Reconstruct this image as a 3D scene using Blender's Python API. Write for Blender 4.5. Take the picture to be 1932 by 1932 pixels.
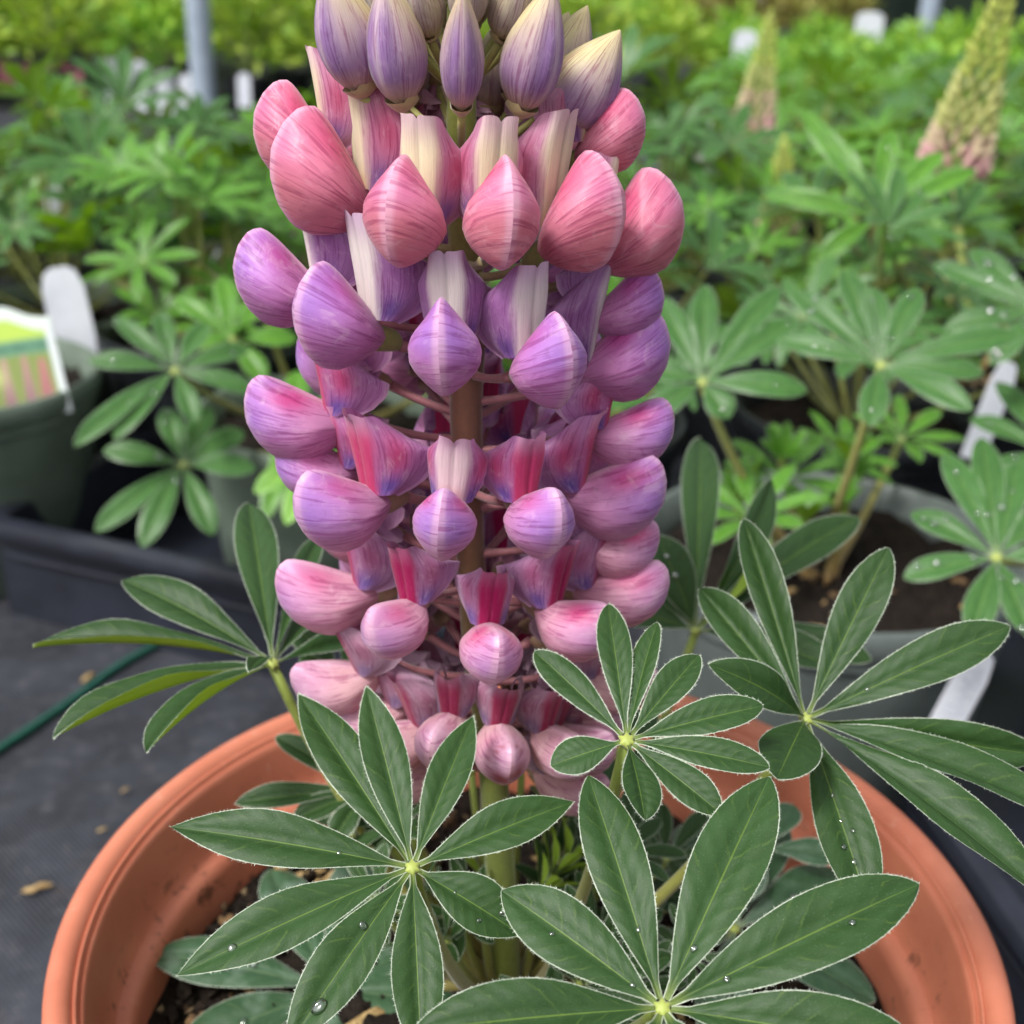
import bpy, math, random
import numpy as np
from mathutils import Matrix, Vector

# ------------------------------------------------------------------ clear
for o in list(bpy.data.objects): bpy.data.objects.remove(o)
sc = bpy.context.scene
C = sc.collection
random.seed(7); rng = np.random.default_rng(7)

# ------------------------------------------------------------------ camera
TH = math.tan(math.radians(22.5)); PITCH = math.radians(-24); ROLL = math.radians(1.5)
CAM = np.array([-0.006, -0.210, 0.358])
F_ = np.array([0, math.cos(PITCH), math.sin(PITCH)]); U0 = np.array([0, -math.sin(PITCH), math.cos(PITCH)]); R0 = np.array([1., 0, 0])
R_ = R0*math.cos(ROLL)+U0*math.sin(ROLL); U_ = U0*math.cos(ROLL)-R0*math.sin(ROLL)
cd = bpy.data.cameras.new('camera'); cam = bpy.data.objects.new('camera', cd); C.objects.link(cam)
cd.sensor_width = 36; cd.sensor_fit = 'HORIZONTAL'; cd.lens = 18/TH
cd.clip_start = 0.01; cd.clip_end = 200
m = Matrix.Identity(4)
for i in range(3):
    m[i][0] = R_[i]; m[i][1] = U_[i]; m[i][2] = -F_[i]; m[i][3] = CAM[i]
cam.matrix_world = m
cd.dof.use_dof = True; cd.dof.focus_distance = 0.192; cd.dof.aperture_fstop = 21.0
sc.camera = cam
# ------------------------------------------------------------------ world, sun, exposure
w = bpy.data.worlds.new('World'); sc.world = w; w.use_nodes = True
nt = w.node_tree; nt.nodes.clear()
sky = nt.nodes.new('ShaderNodeTexSky'); sky.sky_type = 'NISHITA'; sky.sun_disc = False
SUN_EL, SUN_AZ = math.radians(54), math.radians(225)     # azimuth measured clockwise from +Y
sky.sun_elevation = SUN_EL; sky.sun_rotation = SUN_AZ; sky.dust_density = 4.0; sky.air_density = 1.0
hs = nt.nodes.new('ShaderNodeHueSaturation'); hs.inputs['Saturation'].default_value = 0.22
bg = nt.nodes.new('ShaderNodeBackground'); bg.inputs['Strength'].default_value = 0.095
wo = nt.nodes.new('ShaderNodeOutputWorld')
nt.links.new(sky.outputs[0], hs.inputs['Color']); nt.links.new(hs.outputs[0], bg.inputs['Color']); nt.links.new(bg.outputs[0], wo.inputs['Surface'])
sl = bpy.data.lights.new('sun', 'SUN'); sl.energy = 1.5; sl.angle = math.radians(12); sl.color = (1, .97, .92)
so = bpy.data.objects.new('sun', sl); C.objects.link(so)
sd = Vector((math.sin(SUN_AZ)*math.cos(SUN_EL), math.cos(SUN_AZ)*math.cos(SUN_EL), math.sin(SUN_EL)))
so.rotation_euler = sd.to_track_quat('Z', 'Y').to_euler(); so.location = (0, 0, 4)
vs = sc.view_settings; vs.view_transform = 'Standard'; vs.look = 'None'; vs.gamma = 1; vs.use_curve_mapping = False
vs.exposure = 1.22
cy = sc.cycles; cy.max_bounces = 5; cy.diffuse_bounces = 2; cy.glossy_bounces = 2; cy.transmission_bounces = 5; cy.transparent_max_bounces = 4; cy.caustics_reflective = False; cy.caustics_refractive = False

# ------------------------------------------------------------------ helpers
def ray(x, y): return F_+(x-966)/966*TH*R_-(y-966)/966*TH*U_          # from a 1932-px picture position
def at(x, y, ax, val): d = ray(x, y); return CAM+d*(val-CAM[ax])/d[ax]
def at_dir(P, Q): return (Q-P)/np.linalg.norm(Q-P)
def nrm(v): v = np.asarray(v, float); return v/np.linalg.norm(v)
def lin(h):
    h = h.lstrip('#'); c = np.array([int(h[i:i+2], 16)/255 for i in (0, 2, 4)])
    return np.where(c <= .04045, c/12.92, ((c+.055)/1.055)**2.4)
def lc(h): return tuple(lin(h))+(1,)
def sst(a, b, x): t = np.clip((x-a)/(b-a), 0, 1); return t*t*(3-2*t)

def obj(name, me, mat=None, parent=None, kind=None):
    o = bpy.data.objects.new(name, me); C.objects.link(o)
    if mat is not None and me is not None and not me.materials:
        for mm in (mat if isinstance(mat, (list, tuple)) else [mat]): me.materials.append(mm)
    if parent is not None: o.parent = parent
    if kind: o['kind'] = kind
    return o
def empty(name, loc=(0, 0, 0)):
    o = bpy.data.objects.new(name, None); C.objects.link(o); o.location = loc; o.empty_display_size = .02
    return o
def tag(o, label, cat, group=None, kind=None):
    o['label'] = label; o['category'] = cat
    if group: o['group'] = group
    if kind: o['kind'] = kind
    return o
class MB:
    """collects quads/tris"""
    def __init__(s): s.v = []; s.f = []; s.uv = []; s.uv2 = []; s.col = []; s.mi = []; s.n = 0
    def add(s, v, f, uv=None, uv2=None, col=None, mi=0):
        v = np.asarray(v, float).reshape(-1, 3); n = len(v)
        s.v.append(v); s.f += [tuple(int(i)+s.n for i in q) for q in f]; s.mi += [mi]*len(f)
        s.uv.append(np.zeros((n, 2)) if uv is None else np.asarray(uv, float).reshape(-1, 2))
        s.uv2.append(np.zeros((n, 2))+1 if uv2 is None else np.asarray(uv2, float).reshape(-1, 2))
        s.col.append(np.ones((n, 3))*.5 if col is None else np.broadcast_to(np.asarray(col, float), (n, 3)))
        s.n += n; return s
    def grid(s, P, close_u=False, **k):
        P = np.asarray(P); a, b = P.shape[:2]
        f = []
        for i in range(a-1):
            for j in range(b-1 if not close_u else b):
                j2 = (j+1) % b
                f.append((i*b+j, i*b+j2, (i+1)*b+j2, (i+1)*b+j))
        return s.add(P, f, **k)
    def tube(s, pts, rad, n=8, cap=True, **k):
        pts = np.asarray(pts, float); m_ = len(pts); rad = np.broadcast_to(np.asarray(rad, float), (m_,))
        tg = np.gradient(pts, axis=0); tg /= np.linalg.norm(tg, axis=1)[:, None]+1e-12
        a = np.array([1., 0, 0]) if abs(tg[0][0]) < .8 else np.array([0, 1., 0])
        rings = []
        for i in range(m_):
            a = a-tg[i]*(a@tg[i]); a /= np.linalg.norm(a); b = np.cross(tg[i], a)
            th = np.linspace(0, 2*np.pi, n, endpoint=False)
            rings.append(pts[i]+rad[i]*(np.cos(th)[:, None]*a+np.sin(th)[:, None]*b))
        P = np.array(rings)
        uv = np.zeros((m_, n, 2)); uv[..., 0] = np.linspace(0, 1, n)[None]; uv[..., 1] = np.linspace(0, 1, m_)[:, None]
        base = s.n
        s.grid(P, close_u=True, uv=uv, **k)
        if cap:
            s.f.append(tuple(base+i for i in range(n))[::-1]); s.f.append(tuple(base+(m_-1)*n+i for i in range(n))); s.mi += [k.get('mi', 0)]*2
        return s
    def lathe(s, prof, n=64, c=(0, 0, 0), **k):
        th = np.linspace(0, 2*np.pi, n, endpoint=False); prof = np.asarray(prof, float)
        P = np.stack([prof[:, 0][:, None]*np.cos(th)+c[0], prof[:, 0][:, None]*np.sin(th)+c[1], np.repeat(prof[:, 1][:, None], n, 1)+c[2]], -1)
        return s.grid(P, close_u=True, **k)
    def box(s, lo, hi, **k):
        x0, y0, z0 = lo; x1, y1, z1 = hi
        v = [(x0, y0, z0), (x1, y0, z0), (x1, y1, z0), (x0, y1, z0), (x0, y0, z1), (x1, y0, z1), (x1, y1, z1), (x0, y1, z1)]
        return s.add(v, [(0, 3, 2, 1), (4, 5, 6, 7), (0, 1, 5, 4), (1, 2, 6, 5), (2, 3, 7, 6), (3, 0, 4, 7)], **k)
    def mesh(s, name, smooth=True):
        me = bpy.data.meshes.new(name); V = np.concatenate(s.v)
        me.from_pydata(V.tolist(), [], s.f)
        li = np.empty(len(me.loops), int); me.loops.foreach_get('vertex_index', li)
        for nm, arr in (('UVMap', s.uv), ('edge', s.uv2)):
            l = me.uv_layers.new(name=nm); l.data.foreach_set('uv', np.concatenate(arr)[li].ravel())
        ca = me.color_attributes.new('Col', 'FLOAT_COLOR', 'POINT')
        ca.data.foreach_set('color', np.concatenate([np.concatenate(s.col), np.ones((s.n, 1))], 1).ravel())
        me.polygons.foreach_set('material_index', s.mi)
        if smooth: me.polygons.foreach_set('use_smooth', [True]*len(me.polygons))
        me.update()
        if name in ('pot_wall', 'rim', 'steel_post', 'ledge'): me.set_sharp_from_angle(angle=.75)
        return me
def frame(origin, x, z):
    """matrix with local x along x, local z near z"""
    x = nrm(x); y = nrm(np.cross(z, x)); z = np.cross(x, y)
    M = np.eye(4); M[:3, 0] = x; M[:3, 1] = y; M[:3, 2] = z; M[:3, 3] = origin
    return M
def xf(M, P): P = np.asarray(P, float); return P@M[:3, :3].T+M[:3, 3]
def bez(a, b, c, n=10):
    t = np.linspace(0, 1, n)[:, None]; a, b, c = map(np.asarray, (a, b, c))
    return (1-t)**2*a+2*t*(1-t)*b+t*t*c

# ------------------------------------------------------------------ materials
class NT:
    def __init__(s, name):
        s.m = bpy.data.materials.new(name); s.m.use_nodes = True; s.t = s.m.node_tree; s.t.nodes.clear()
        s.out = s.n('OutputMaterial')
    def n(s, typ, **k):
        nd = s.t.nodes.new('ShaderNode'+typ)
        for a, b in k.items(): setattr(nd, a, b)
        return nd
    def l(s, a, b): s.t.links.new(a, b)
    def set(s, inp, v):
        if hasattr(v, 'is_linked') or isinstance(v, bpy.types.NodeSocket): s.l(v, inp)
        else: inp.default_value = v
    def math(s, op, a, b=None, c=None, clamp=False):
        nd = s.n('Math', operation=op, use_clamp=clamp)
        for i, v in enumerate((a, b, c)):
            if v is not None: s.set(nd.inputs[i], v)
        return nd.outputs[0]
    def mix(s, f, a, b, blend='MIX'):
        nd = s.n('Mix', data_type='RGBA', blend_type=blend); s.set(nd.inputs[0], f); s.set(nd.inputs[6], a); s.set(nd.inputs[7], b)
        return nd.outputs[2]
    def ss(s, x, a, b):
        nd = s.n('MapRange', interpolation_type='SMOOTHSTEP'); s.set(nd.inputs[0], x); nd.inputs[1].default_value = a; nd.inputs[2].default_value = b
        return nd.outputs[0]
    def noise(s, vec, scale, detail=3, rough=.5, dist=0):
        nd = s.n('TexNoise'); nd.inputs['Scale'].default_value = scale; nd.inputs['Detail'].default_value = detail
        nd.inputs['Roughness'].default_value = rough; nd.inputs['Distortion'].default_value = dist
        if vec is not None: s.l(vec, nd.inputs['Vector'])
        return nd.outputs[0]
    def comb(s, x, y, z=0.):
        nd = s.n('CombineXYZ'); s.set(nd.inputs[0], x); s.set(nd.inputs[1], y); s.set(nd.inputs[2], z); return nd.outputs[0]
    def uv(s, name='UVMap'):
        nd = s.n('UVMap', uv_map=name); sp = s.n('SeparateXYZ'); s.l(nd.outputs[0], sp.inputs[0]); return nd.outputs[0], sp.outputs[0], sp.outputs[1]
    def pos(s): return s.n('TexCoord').outputs['Object']
    def bump(s, h, strength=.3, dist=.001):
        nd = s.n('Bump'); nd.inputs['Strength'].default_value = strength; nd.inputs['Distance'].default_value = dist; s.l(h, nd.inputs['Height']); return nd.outputs[0]
    def bsdf(s, col, rough=.5, spec=.5, normal=None, transl=0, tcol=None, sheen=0, sss=0, **k):
        b = s.n('BsdfPrincipled'); s.set(b.inputs['Base Color'], col); s.set(b.inputs['Roughness'], rough); s.set(b.inputs['Specular IOR Level'], spec)
        if sheen: b.inputs['Sheen Weight'].default_value = sheen; b.inputs['Sheen Roughness'].default_value = .45
        if sss:
            b.inputs['Subsurface Weight'].default_value = sss; b.inputs['Subsurface Radius'].default_value = (1, .5, .4); b.inputs['Subsurface Scale'].default_value = .0015
        for a, v in k.items(): s.set(b.inputs[a.replace('_', ' ')], v)
        if normal is not None: s.l(normal, b.inputs['Normal'])
        o = b.outputs[0]
        if transl:
            t = s.n('BsdfTranslucent'); s.set(t.inputs[0], tcol if tcol is not None else col)
            if normal is not None: s.l(normal, t.inputs['Normal'])
            mx = s.n('MixShader'); s.set(mx.inputs[0], transl); s.l(o, mx.inputs[1]); s.l(t.outputs[0], mx.inputs[2]); o = mx.outputs[0]
        s.l(o, s.out.inputs['Surface']); return s.m

def leaf_mat(name, up, up2, under, rib, margin=True, veins=True, transl=.2, rough=.5, wet=0, spec=.4, hq=True):
    t = NT(name); uvv, u, v = t.uv(); _, ed, _l = t.uv('edge')
    s = t.math('ABSOLUTE', t.math('MULTIPLY_ADD', u, 2., -1.))
    ob = t.n('ObjectInfo').outputs['Random']; p = t.pos()
    n1 = t.noise(t.comb(t.math('MULTIPLY', u, 3.), t.math('MULTIPLY', v, 5.), t.math('MULTIPLY', ob, 37.)), 1.5, 4, .6)
    col = t.mix(t.ss(n1, .3, .7), lc(up), lc(up2))
    col = t.mix(t.math('MULTIPLY', ob, .35), col, t.mix(1., col, lc('#a8b890'), 'MULTIPLY'))
    # lateral veins
    if veins:
        ph = t.math('ADD', t.math('MULTIPLY', t.math('SUBTRACT', v, t.math('MULTIPLY', s, .16)), 62.), t.math('MULTIPLY', n1, 5.))
        ve = t.ss(t.math('SINE', ph), .8, 1.0)
        col = t.mix(t.math('MULTIPLY', t.math('MULTIPLY', ve, t.ss(n1, .4, .75)), .2), col, lc(rib))
    fine = t.noise(t.comb(t.math('MULTIPLY', u, 40.), t.math('MULTIPLY', v, 120.), ob), 1., 2, .7) if hq else None
    if hq: col = t.mix(t.ss(fine, .58, .85), col, t.mix(.2, col, lc('#b9c9b4')))
    ribm = t.math('SUBTRACT', 1., t.ss(s, .006, .040))
    col = t.mix(t.math('MULTIPLY', ribm, t.math('MULTIPLY_ADD', v, -.45, .68)), col, lc(rib))
    col = t.mix(t.math('MULTIPLY', t.math('SUBTRACT', 1., t.ss(v, .0, .10)), .4), col, lc('#97a656'))
    bf = t.n('NewGeometry').outputs['Backfacing']
    un = t.mix(t.ss(n1, .3, .7), lc(under), t.mix(.3, lc(under), lc('#a8bc60')))
    col = t.mix(bf, col, un)
    if margin:
        jag = t.noise(t.comb(t.math('MULTIPLY', u, 9.), t.math('MULTIPLY', v, 90.), ob), 1., 2, .7)
        mm = t.math('SUBTRACT', 1., t.ss(t.math('SUBTRACT', ed, t.math('MULTIPLY', t.math('SUBTRACT', jag, .5), .030)), .004, .022))
        col = t.mix(t.math('MULTIPLY', mm, t.math('MULTIPLY_ADD', t.ss(n1, .3, .7), .35, .5)), col, lc('#d4dccc'))
    nb = None if not hq else t.bump(t.math('ADD', t.math('MULTIPLY', fine, .5), t.math('MULTIPLY', ribm, -2.)), .25, .0004)
    if hq:
        relief = t.math('SINE', t.math('ADD', t.math('MULTIPLY', t.math('SUBTRACT', v, t.math('MULTIPLY', s, .16)), 62.), t.math('MULTIPLY', n1, 5.)))
        nb = t.bump(t.math('ADD', t.math('MULTIPLY', fine, .5), t.math('ADD', t.math('MULTIPLY', ribm, -2.), t.math('MULTIPLY', relief, .25))), .22, .0005)
    tc = t.mix(1., col, lc('#e8f0a0'), 'MULTIPLY')
    rg = rough
    if wet:
        wv = t.ss(t.noise(p, 60., 3, .6), .52, .62); col = t.mix(t.math('MULTIPLY', wv, .3), col, lc('#8fa193')); rg = t.math('MULTIPLY_ADD', wv, -.3, rough)
    return t.bsdf(col, rg, spec, nb, transl, tc)
M = {}
M['leaf'] = leaf_mat('lupin_leaf', '#37552d', '#2f4c25', '#8fae38', '#7d9a40', rough=.46, spec=.3, transl=.26)
M['leaf_old'] = leaf_mat('wet_old_leaf', '#466449', '#365638', '#66853f', '#748a5c', rough=.42, wet=1)
M['leaf_bg'] = leaf_mat('nursery_lupin_leaf', '#669a34', '#4c8030', '#82ae1e', '#9cbc4c', transl=.3, rough=.36, hq=False, spec=.32)
M['leaf_grey'] = leaf_mat('grey_green_lupin_leaf', '#4b753c', '#3d6634', '#769a30', '#8caa54', transl=.22, rough=.38, hq=False, spec=.3)
M['leaf_far'] = leaf_mat('far_green_leaf', '#86b850', '#74a844', '#9ac442', '#b0d068', margin=False, veins=False, hq=False, transl=.3, rough=.45)
M['leaf_bright'] = leaf_mat('yellow_green_leaf', '#a3c24c', '#86b044', '#b0c84a', '#bcd468', margin=False, veins=False, hq=False, transl=.35, rough=.5)
M['leaf_brown'] = leaf_mat('bronze_leaf', '#8f8c4a', '#8a6a4a', '#9a9a50', '#a8a060', margin=False, veins=False, hq=False, transl=.3)

def petal_mat():
    t = NT('lupin_petal'); a = t.n('Attribute', attribute_name='Col').outputs['Color']; _, u, v = t.uv(); ob = t.n('ObjectInfo').outputs['Random']
    n1 = t.noise(t.comb(t.math('MULTIPLY', u, 64.), t.math('MULTIPLY', v, 2.6), t.math('MULTIPLY', ob, 50.)), 1., 2, .5, .7)
    n2 = t.noise(t.comb(t.math('MULTIPLY', u, 15.), t.math('MULTIPLY', v, 6.), t.math('MULTIPLY', ob, 90.)), 1., 5, .65, .8)
    _, vm, _y = t.uv('edge'); dark = t.mix(1., a, lc('#b86aa2'), 'MULTIPLY'); light = t.mix(.5, a, lc('#fbe0ea'))
    c = t.mix(t.math('MULTIPLY', t.math('MULTIPLY', t.ss(n1, .5, .66), .55), vm), a, dark)
    c = t.mix(t.math('MULTIPLY', t.math('MULTIPLY', t.ss(n2, .5, .75), .5), vm), c, light)
    c = t.mix(t.math('MULTIPLY', t.math('MULTIPLY', t.ss(n2, .45, .26), .32), vm), c, dark)
    nb = t.bump(t.math('ADD', n1, t.math('MULTIPLY', n2, .6)), .35, .0003)
    return t.bsdf(c, .42, .4, nb, .30, t.mix(1., c, lc('#fff0f4'), 'MULTIPLY'), sheen=.2)
M['petal'] = petal_mat()
def plain(name, c1, c2, scale=200, rough=.5, spec=.4, b=.2, bd=.0005, transl=0, sheen=0, detail=4):
    t = NT(name); p = t.pos(); n1 = t.noise(p, scale, detail, .6)
    col = t.mix(t.ss(n1, .3, .7), lc(c1), lc(c2))
    return t.bsdf(col, rough, spec, t.bump(n1, b, bd) if b else None, transl, sheen=sheen)
def vcol(name, rough=.5, noise=300, transl=0, amt=.35, sheen=0, spec=.35):
    t = NT(name); a = t.n('Attribute', attribute_name='Col').outputs['Color']; n1 = t.noise(t.pos(), noise, 4, .6)
    col = t.mix(t.math('MULTIPLY', t.ss(n1, .35, .7), amt), a, t.mix(.5, a, lc('#2a2418')))
    return t.bsdf(col, rough, spec, t.bump(n1, .25, .0003), transl, sheen=sheen)
M['stem'] = vcol('flower_stem', .5, 900, sheen=.4)
M['petiole'] = vcol('leaf_stalk', .5, 700, amt=.25, sheen=.3)
M['calyx'] = vcol('calyx', .55, 900, amt=.3, sheen=.3)
M['print'] = vcol('printed_label', .35, 200, amt=.0, spec=.5)
def terracotta():
    t = NT('terracotta_plastic'); p = t.pos(); sp = t.n('SeparateXYZ'); t.l(p, sp.inputs[0])
    n1 = t.noise(p, 22, 5, .6); n2 = t.noise(p, 500, 2, .5)
    mp = t.n('Mapping'); mp.inputs['Scale'].default_value = (90, 90, 14); t.l(p, mp.inputs[0]); n3 = t.noise(mp.outputs[0], 1., 4, .7)
    col = t.mix(t.ss(n1, .3, .75), lc('#c4795f'), lc('#b0644c'))
    col = t.mix(t.math('MULTIPLY', t.ss(n3, .66, .74), .5), col, lc('#dcae9c'))
    col = t.mix(t.math('MULTIPLY', t.ss(n1, .58, .75), .3), col, lc('#7a4a38'))
    splash = t.math('MULTIPLY', t.ss(t.noise(p, 160, 4, .7), .56, .66), t.ss(sp.outputs[2], .165, .146)); col = t.mix(t.math('MULTIPLY', splash, .7), col, lc('#3a2a20'))
    col = t.mix(t.math('MULTIPLY', t.ss(t.noise(p, 70, 5, .75), .6, .72), .35), col, lc('#d9b09c'))
    h = t.math('ADD', t.math('MULTIPLY', n2, .3), n3)
    return t.bsdf(col, t.math('MULTIPLY_ADD', n1, .25, .33), .45, t.bump(h, .12, .0004), sss=0)
M['pot'] = terracotta()
M['pot_green'] = plain('grey_green_plastic', '#68756a', '#586459', 40, .42, .45, .1)
M['pot_grey'] = plain('grey_plastic', '#5c6462', '#4e5654', 40, .45, .45, .1)
M['pot_black'] = plain('black_plastic', '#23262b', '#1a1c20', 60, .38, .5, .1)
M['tray'] = plain('black_tray_plastic', '#1c1e26', '#262934', 30, .36, .5, .15)
M['soil'] = plain('peat_soil', '#221a14', '#120d0a', 350, .85, .2, .8, .002)
M['crumb'] = vcol('soil_crumbs', .85, 900, amt=.5, spec=.2)
M['chip'] = plain('bark_chip', '#b39a6c', '#8a6f48', 500, .75, .25, .5, .001)
M['chip_dark'] = plain('dark_bark_chip', '#7a6140', '#574330', 500, .75, .25, .5, .001)
M['white'] = plain('white_plastic_tag', '#dcdfe8', '#cfd3dd', 40, .4, .45, .05, transl=.15)
M['pinktag'] = plain('pink_plastic_tag', '#b8707f', '#a8606f', 40, .4, .4, .05)
M['steel'] = plain('galvanised_steel', '#9aa6b4', '#8b97a6', 30, .4, .5, .05)
M['net'] = plain('shade_net', '#1d2722', '#263026', 3, .9, .1, .3)
M['bud'] = vcol('flower_bud', .5, 400, amt=.15, transl=.3, sheen=.3)
def weedmat():
    t = NT('weed_mat'); p = t.pos(); sp = t.n('SeparateXYZ'); t.l(p, sp.inputs[0])
    wx = t.math('SINE', t.math('MULTIPLY', sp.outputs[0], 2200.)); wy = t.math('SINE', t.math('MULTIPLY', sp.outputs[1], 2200.))
    h = t.math('MULTIPLY', wx, wy); n1 = t.noise(p, 14, 6, .65); n2 = t.noise(p, 90, 5, .65)
    col = t.mix(t.ss(n1, .35, .7), lc('#23252b'), lc('#3a3d47'))
    col = t.mix(t.math('MULTIPLY', t.ss(n2, .5, .72), .5), col, lc('#58585c'))
    col = t.mix(t.ss(t.noise(p, 420, 2, .5), .70, .76), col, lc('#8a8478')); col = t.mix(t.math('MULTIPLY', t.ss(t.noise(p, 35, 5, .7), .58, .72), .45), col, lc('#4a4038'))
    col = t.mix(t.math('MULTIPLY', t.ss(h, -.2, .9), .25), col, lc('#15161a'))
    return t.bsdf(col, .62, .35, t.bump(t.math('ADD', h, t.math('MULTIPLY', n2, 2.)), .5, .0006))
M['mat'] = weedmat()
def rope_mat():
    return plain('green_twine', '#24564a', '#173c33', 600, .8, .2, .4)
M['rope'] = rope_mat()
def water():
    t = NT('water'); fr = t.n('Fresnel'); fr.inputs[0].default_value = 1.36; g = t.n('BsdfGlossy'); g.inputs['Roughness'].default_value = .04
    tr = t.n('BsdfTransparent'); tr.inputs[0].default_value = (.93, .97, .95, 1); mx = t.n('MixShader'); t.l(t.math('MULTIPLY_ADD', fr.outputs[0], 1.5, .16, True), mx.inputs[0]); t.l(tr.outputs[0], mx.inputs[1]); t.l(g.outputs[0], mx.inputs[2])
    t.l(mx.outputs[0], t.out.inputs['Surface']); return t.m
M['water'] = water()

# ------------------------------------------------------------------ setting
gm = MB(); gm.add([(-60, -20, 0), (60, -20, 0), (60, 100, 0), (-60, 100, 0)], [(0, 1, 2, 3)])
obj('ground', gm.mesh('ground', False), M['mat'], kind='structure')

# ------------------------------------------------------------------ leaves
def width_profile(t, pa=1.0, pb=.55):
    f = t**pa*(1-t)**pb; tm = pa/(pa+pb); f = f/(tm**pa*(1-tm)**pb)
    return f
def leaflet_grid(H, T, N, W, fold=.35, arch=.05, roll=0., pa=1.2, pb=.72, nt_=18, ns=8, wav=.0, tipcurl=0., gap=.0012):
    """surface points (nt,ns) of one leaflet from hub H to tip T; N = upper side"""
    H = np.asarray(H, float); T = np.asarray(T, float); a = T-H; L = np.linalg.norm(a); a = a/L
    N = nrm(N); n = nrm(N-a*(a@N)); sd_ = np.cross(a, n)
    if roll: n, sd_ = n*math.cos(roll)+sd_*math.sin(roll), sd_*math.cos(roll)-n*math.sin(roll)
    t = np.concatenate([np.linspace(0, .9, nt_-4), [.94, .97, .99, 1.0]]); s = np.linspace(-1, 1, ns+1)
    wv = W*.5*width_profile(np.clip(t, .0, 1.), pa, pb); wv = np.maximum(wv, .00045*(1-t)+.00008)
    tt = gap/L+(1-gap/L)*t
    ph = rng.uniform(0, 6.28)
    S, Tt = np.meshgrid(s, tt); Wg = wv[:, None]
    sl_ = np.abs(S)
    cf, sf = math.cos(fold), math.sin(fold)
    y = S*Wg*cf; z = sl_*Wg*sf*(1-.25*sl_) + .16*Wg*np.sin(np.pi*sl_)*(1-.5*sl_) + arch*L*4*Tt*(1-Tt)*1. + wav*L*(np.sin(Tt*9+ph+S*1.5)*.016+np.sin(Tt*17+ph*2+S*3)*.006)*sl_**2 - tipcurl*L*Tt**3
    P = H+Tt[..., None]*L*a+y[..., None]*sd_+z[..., None]*n
    uv = np.stack([S*.5+.5, np.broadcast_to(t[:, None], S.shape)], -1)
    ed = np.stack([(1-sl_)*Wg*100, np.zeros_like(S)], -1)      # distance to margin in cm
    return P, uv, ed, L
def add_hairs(mb, P, uv, n=90, ln=.00042):
    for side in (0, -1):
        e = P[:, side]; inn = P[:, 1 if side == 0 else -2]
        for k in range(n):
            i = rng.integers(1, len(e)-1); q = rng.uniform()
            b = e[i]*(1-q)+e[i+1]*q if i+1 < len(e) else e[i]
            o = nrm(e[i]-inn[i]); al = nrm(e[min(i+1, len(e)-1)]-e[i-1])
            d = nrm(o*.8+al*rng.uniform(-.1, 1.)+rng.normal(0, .35, 3)); l_ = ln*rng.uniform(.5, 1.2)
            mb.add([b-al*.000022, b+al*.000022, b+d*l_], [(0, 1, 2)], mi=1)
t_ = NT('leaf_hair'); M['hair'] = t_.bsdf(lc('#ccd6c6'), .6, .3)
LEAVES = {}
def build_leaf(plant, hub, tips, N, crown, W=.011, mat='leaf', fold=.35, arch=.04, hairs=True, stalk=('#7f8f3f', '#8a7a45'), r=.0011, opts=None, name=None, pa=1.3, pb=.72, origin=None, hubcol='#98a450'):
    """leaf > leaflets; hub, tips, crown in world coordinates; plant at its own origin"""
    O = np.array(plant.location)
    hub = np.asarray(hub, float); N = nrm(N)
    mb = MB()
    cr = np.asarray(crown, float); mid = (hub+cr)/2; mid[:2] = cr[:2]+(hub[:2]-cr[:2])*.62; mid[2] = cr[2]+(hub[2]-cr[2])*.42
    end = hub-N*.0010
    pts = bez(cr, mid, end, 12); tt = np.linspace(0, 1, 12)[:, None]
    col = np.repeat((lin(stalk[1])*(1-tt)+lin(stalk[0])*tt)[:, None, :], 8, 1)
    mb.tube(pts-O, np.linspace(r*1.35, r, 12), 8, col=col.reshape(-1, 3))
    # hub: small star-shaped knob
    th = np.linspace(0, 2*np.pi, 12, endpoint=False); a_ = nrm(np.cross(N, [0.3, .2, .9])); b_ = np.cross(N, a_)
    rings = []
    for q, rr in ((-1.2, .5), (-.6, 1.05), (.0, 1.25), (.45, .9), (.6, .45), (.62, .02)):
        rad = r*rr*(1+.25*np.cos(6*th)*(q > -.5))
        rings.append(hub+N*q*r+rad[:, None]*(np.cos(th)[:, None]*a_+np.sin(th)[:, None]*b_))
    mb.grid(np.array(rings)-O, close_u=True, col=lin(hubcol))
    lo = obj('leaf', mb.mesh('leaf'), M['petiole'], plant)
    gl = []
    for i, tp in enumerate(tips):
        o = dict(W=W, fold=fold, arch=arch, roll=0., pa=pa, pb=pb, wav=.6); 
        if opts and i in opts: o.update(opts[i])
        o['W'] *= rng.uniform(.96, 1.04)
        P, uv, ed, L = leaflet_grid(hub, tp, N, **o)
        b = MB(); b.grid(P-O, uv=uv, uv2=ed)
        if hairs: add_hairs(b, P-O, uv)
        obj('leaflet', b.mesh('leaflet'), [M[mat], M['hair']], lo); gl.append(P)
    if name: LEAVES[name] = (hub, N, gl)
    return lo
def plane_hit(px, hub, N):
    d = ray(*px); return CAM+d*(((hub-CAM)@N)/(d@N))
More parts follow.
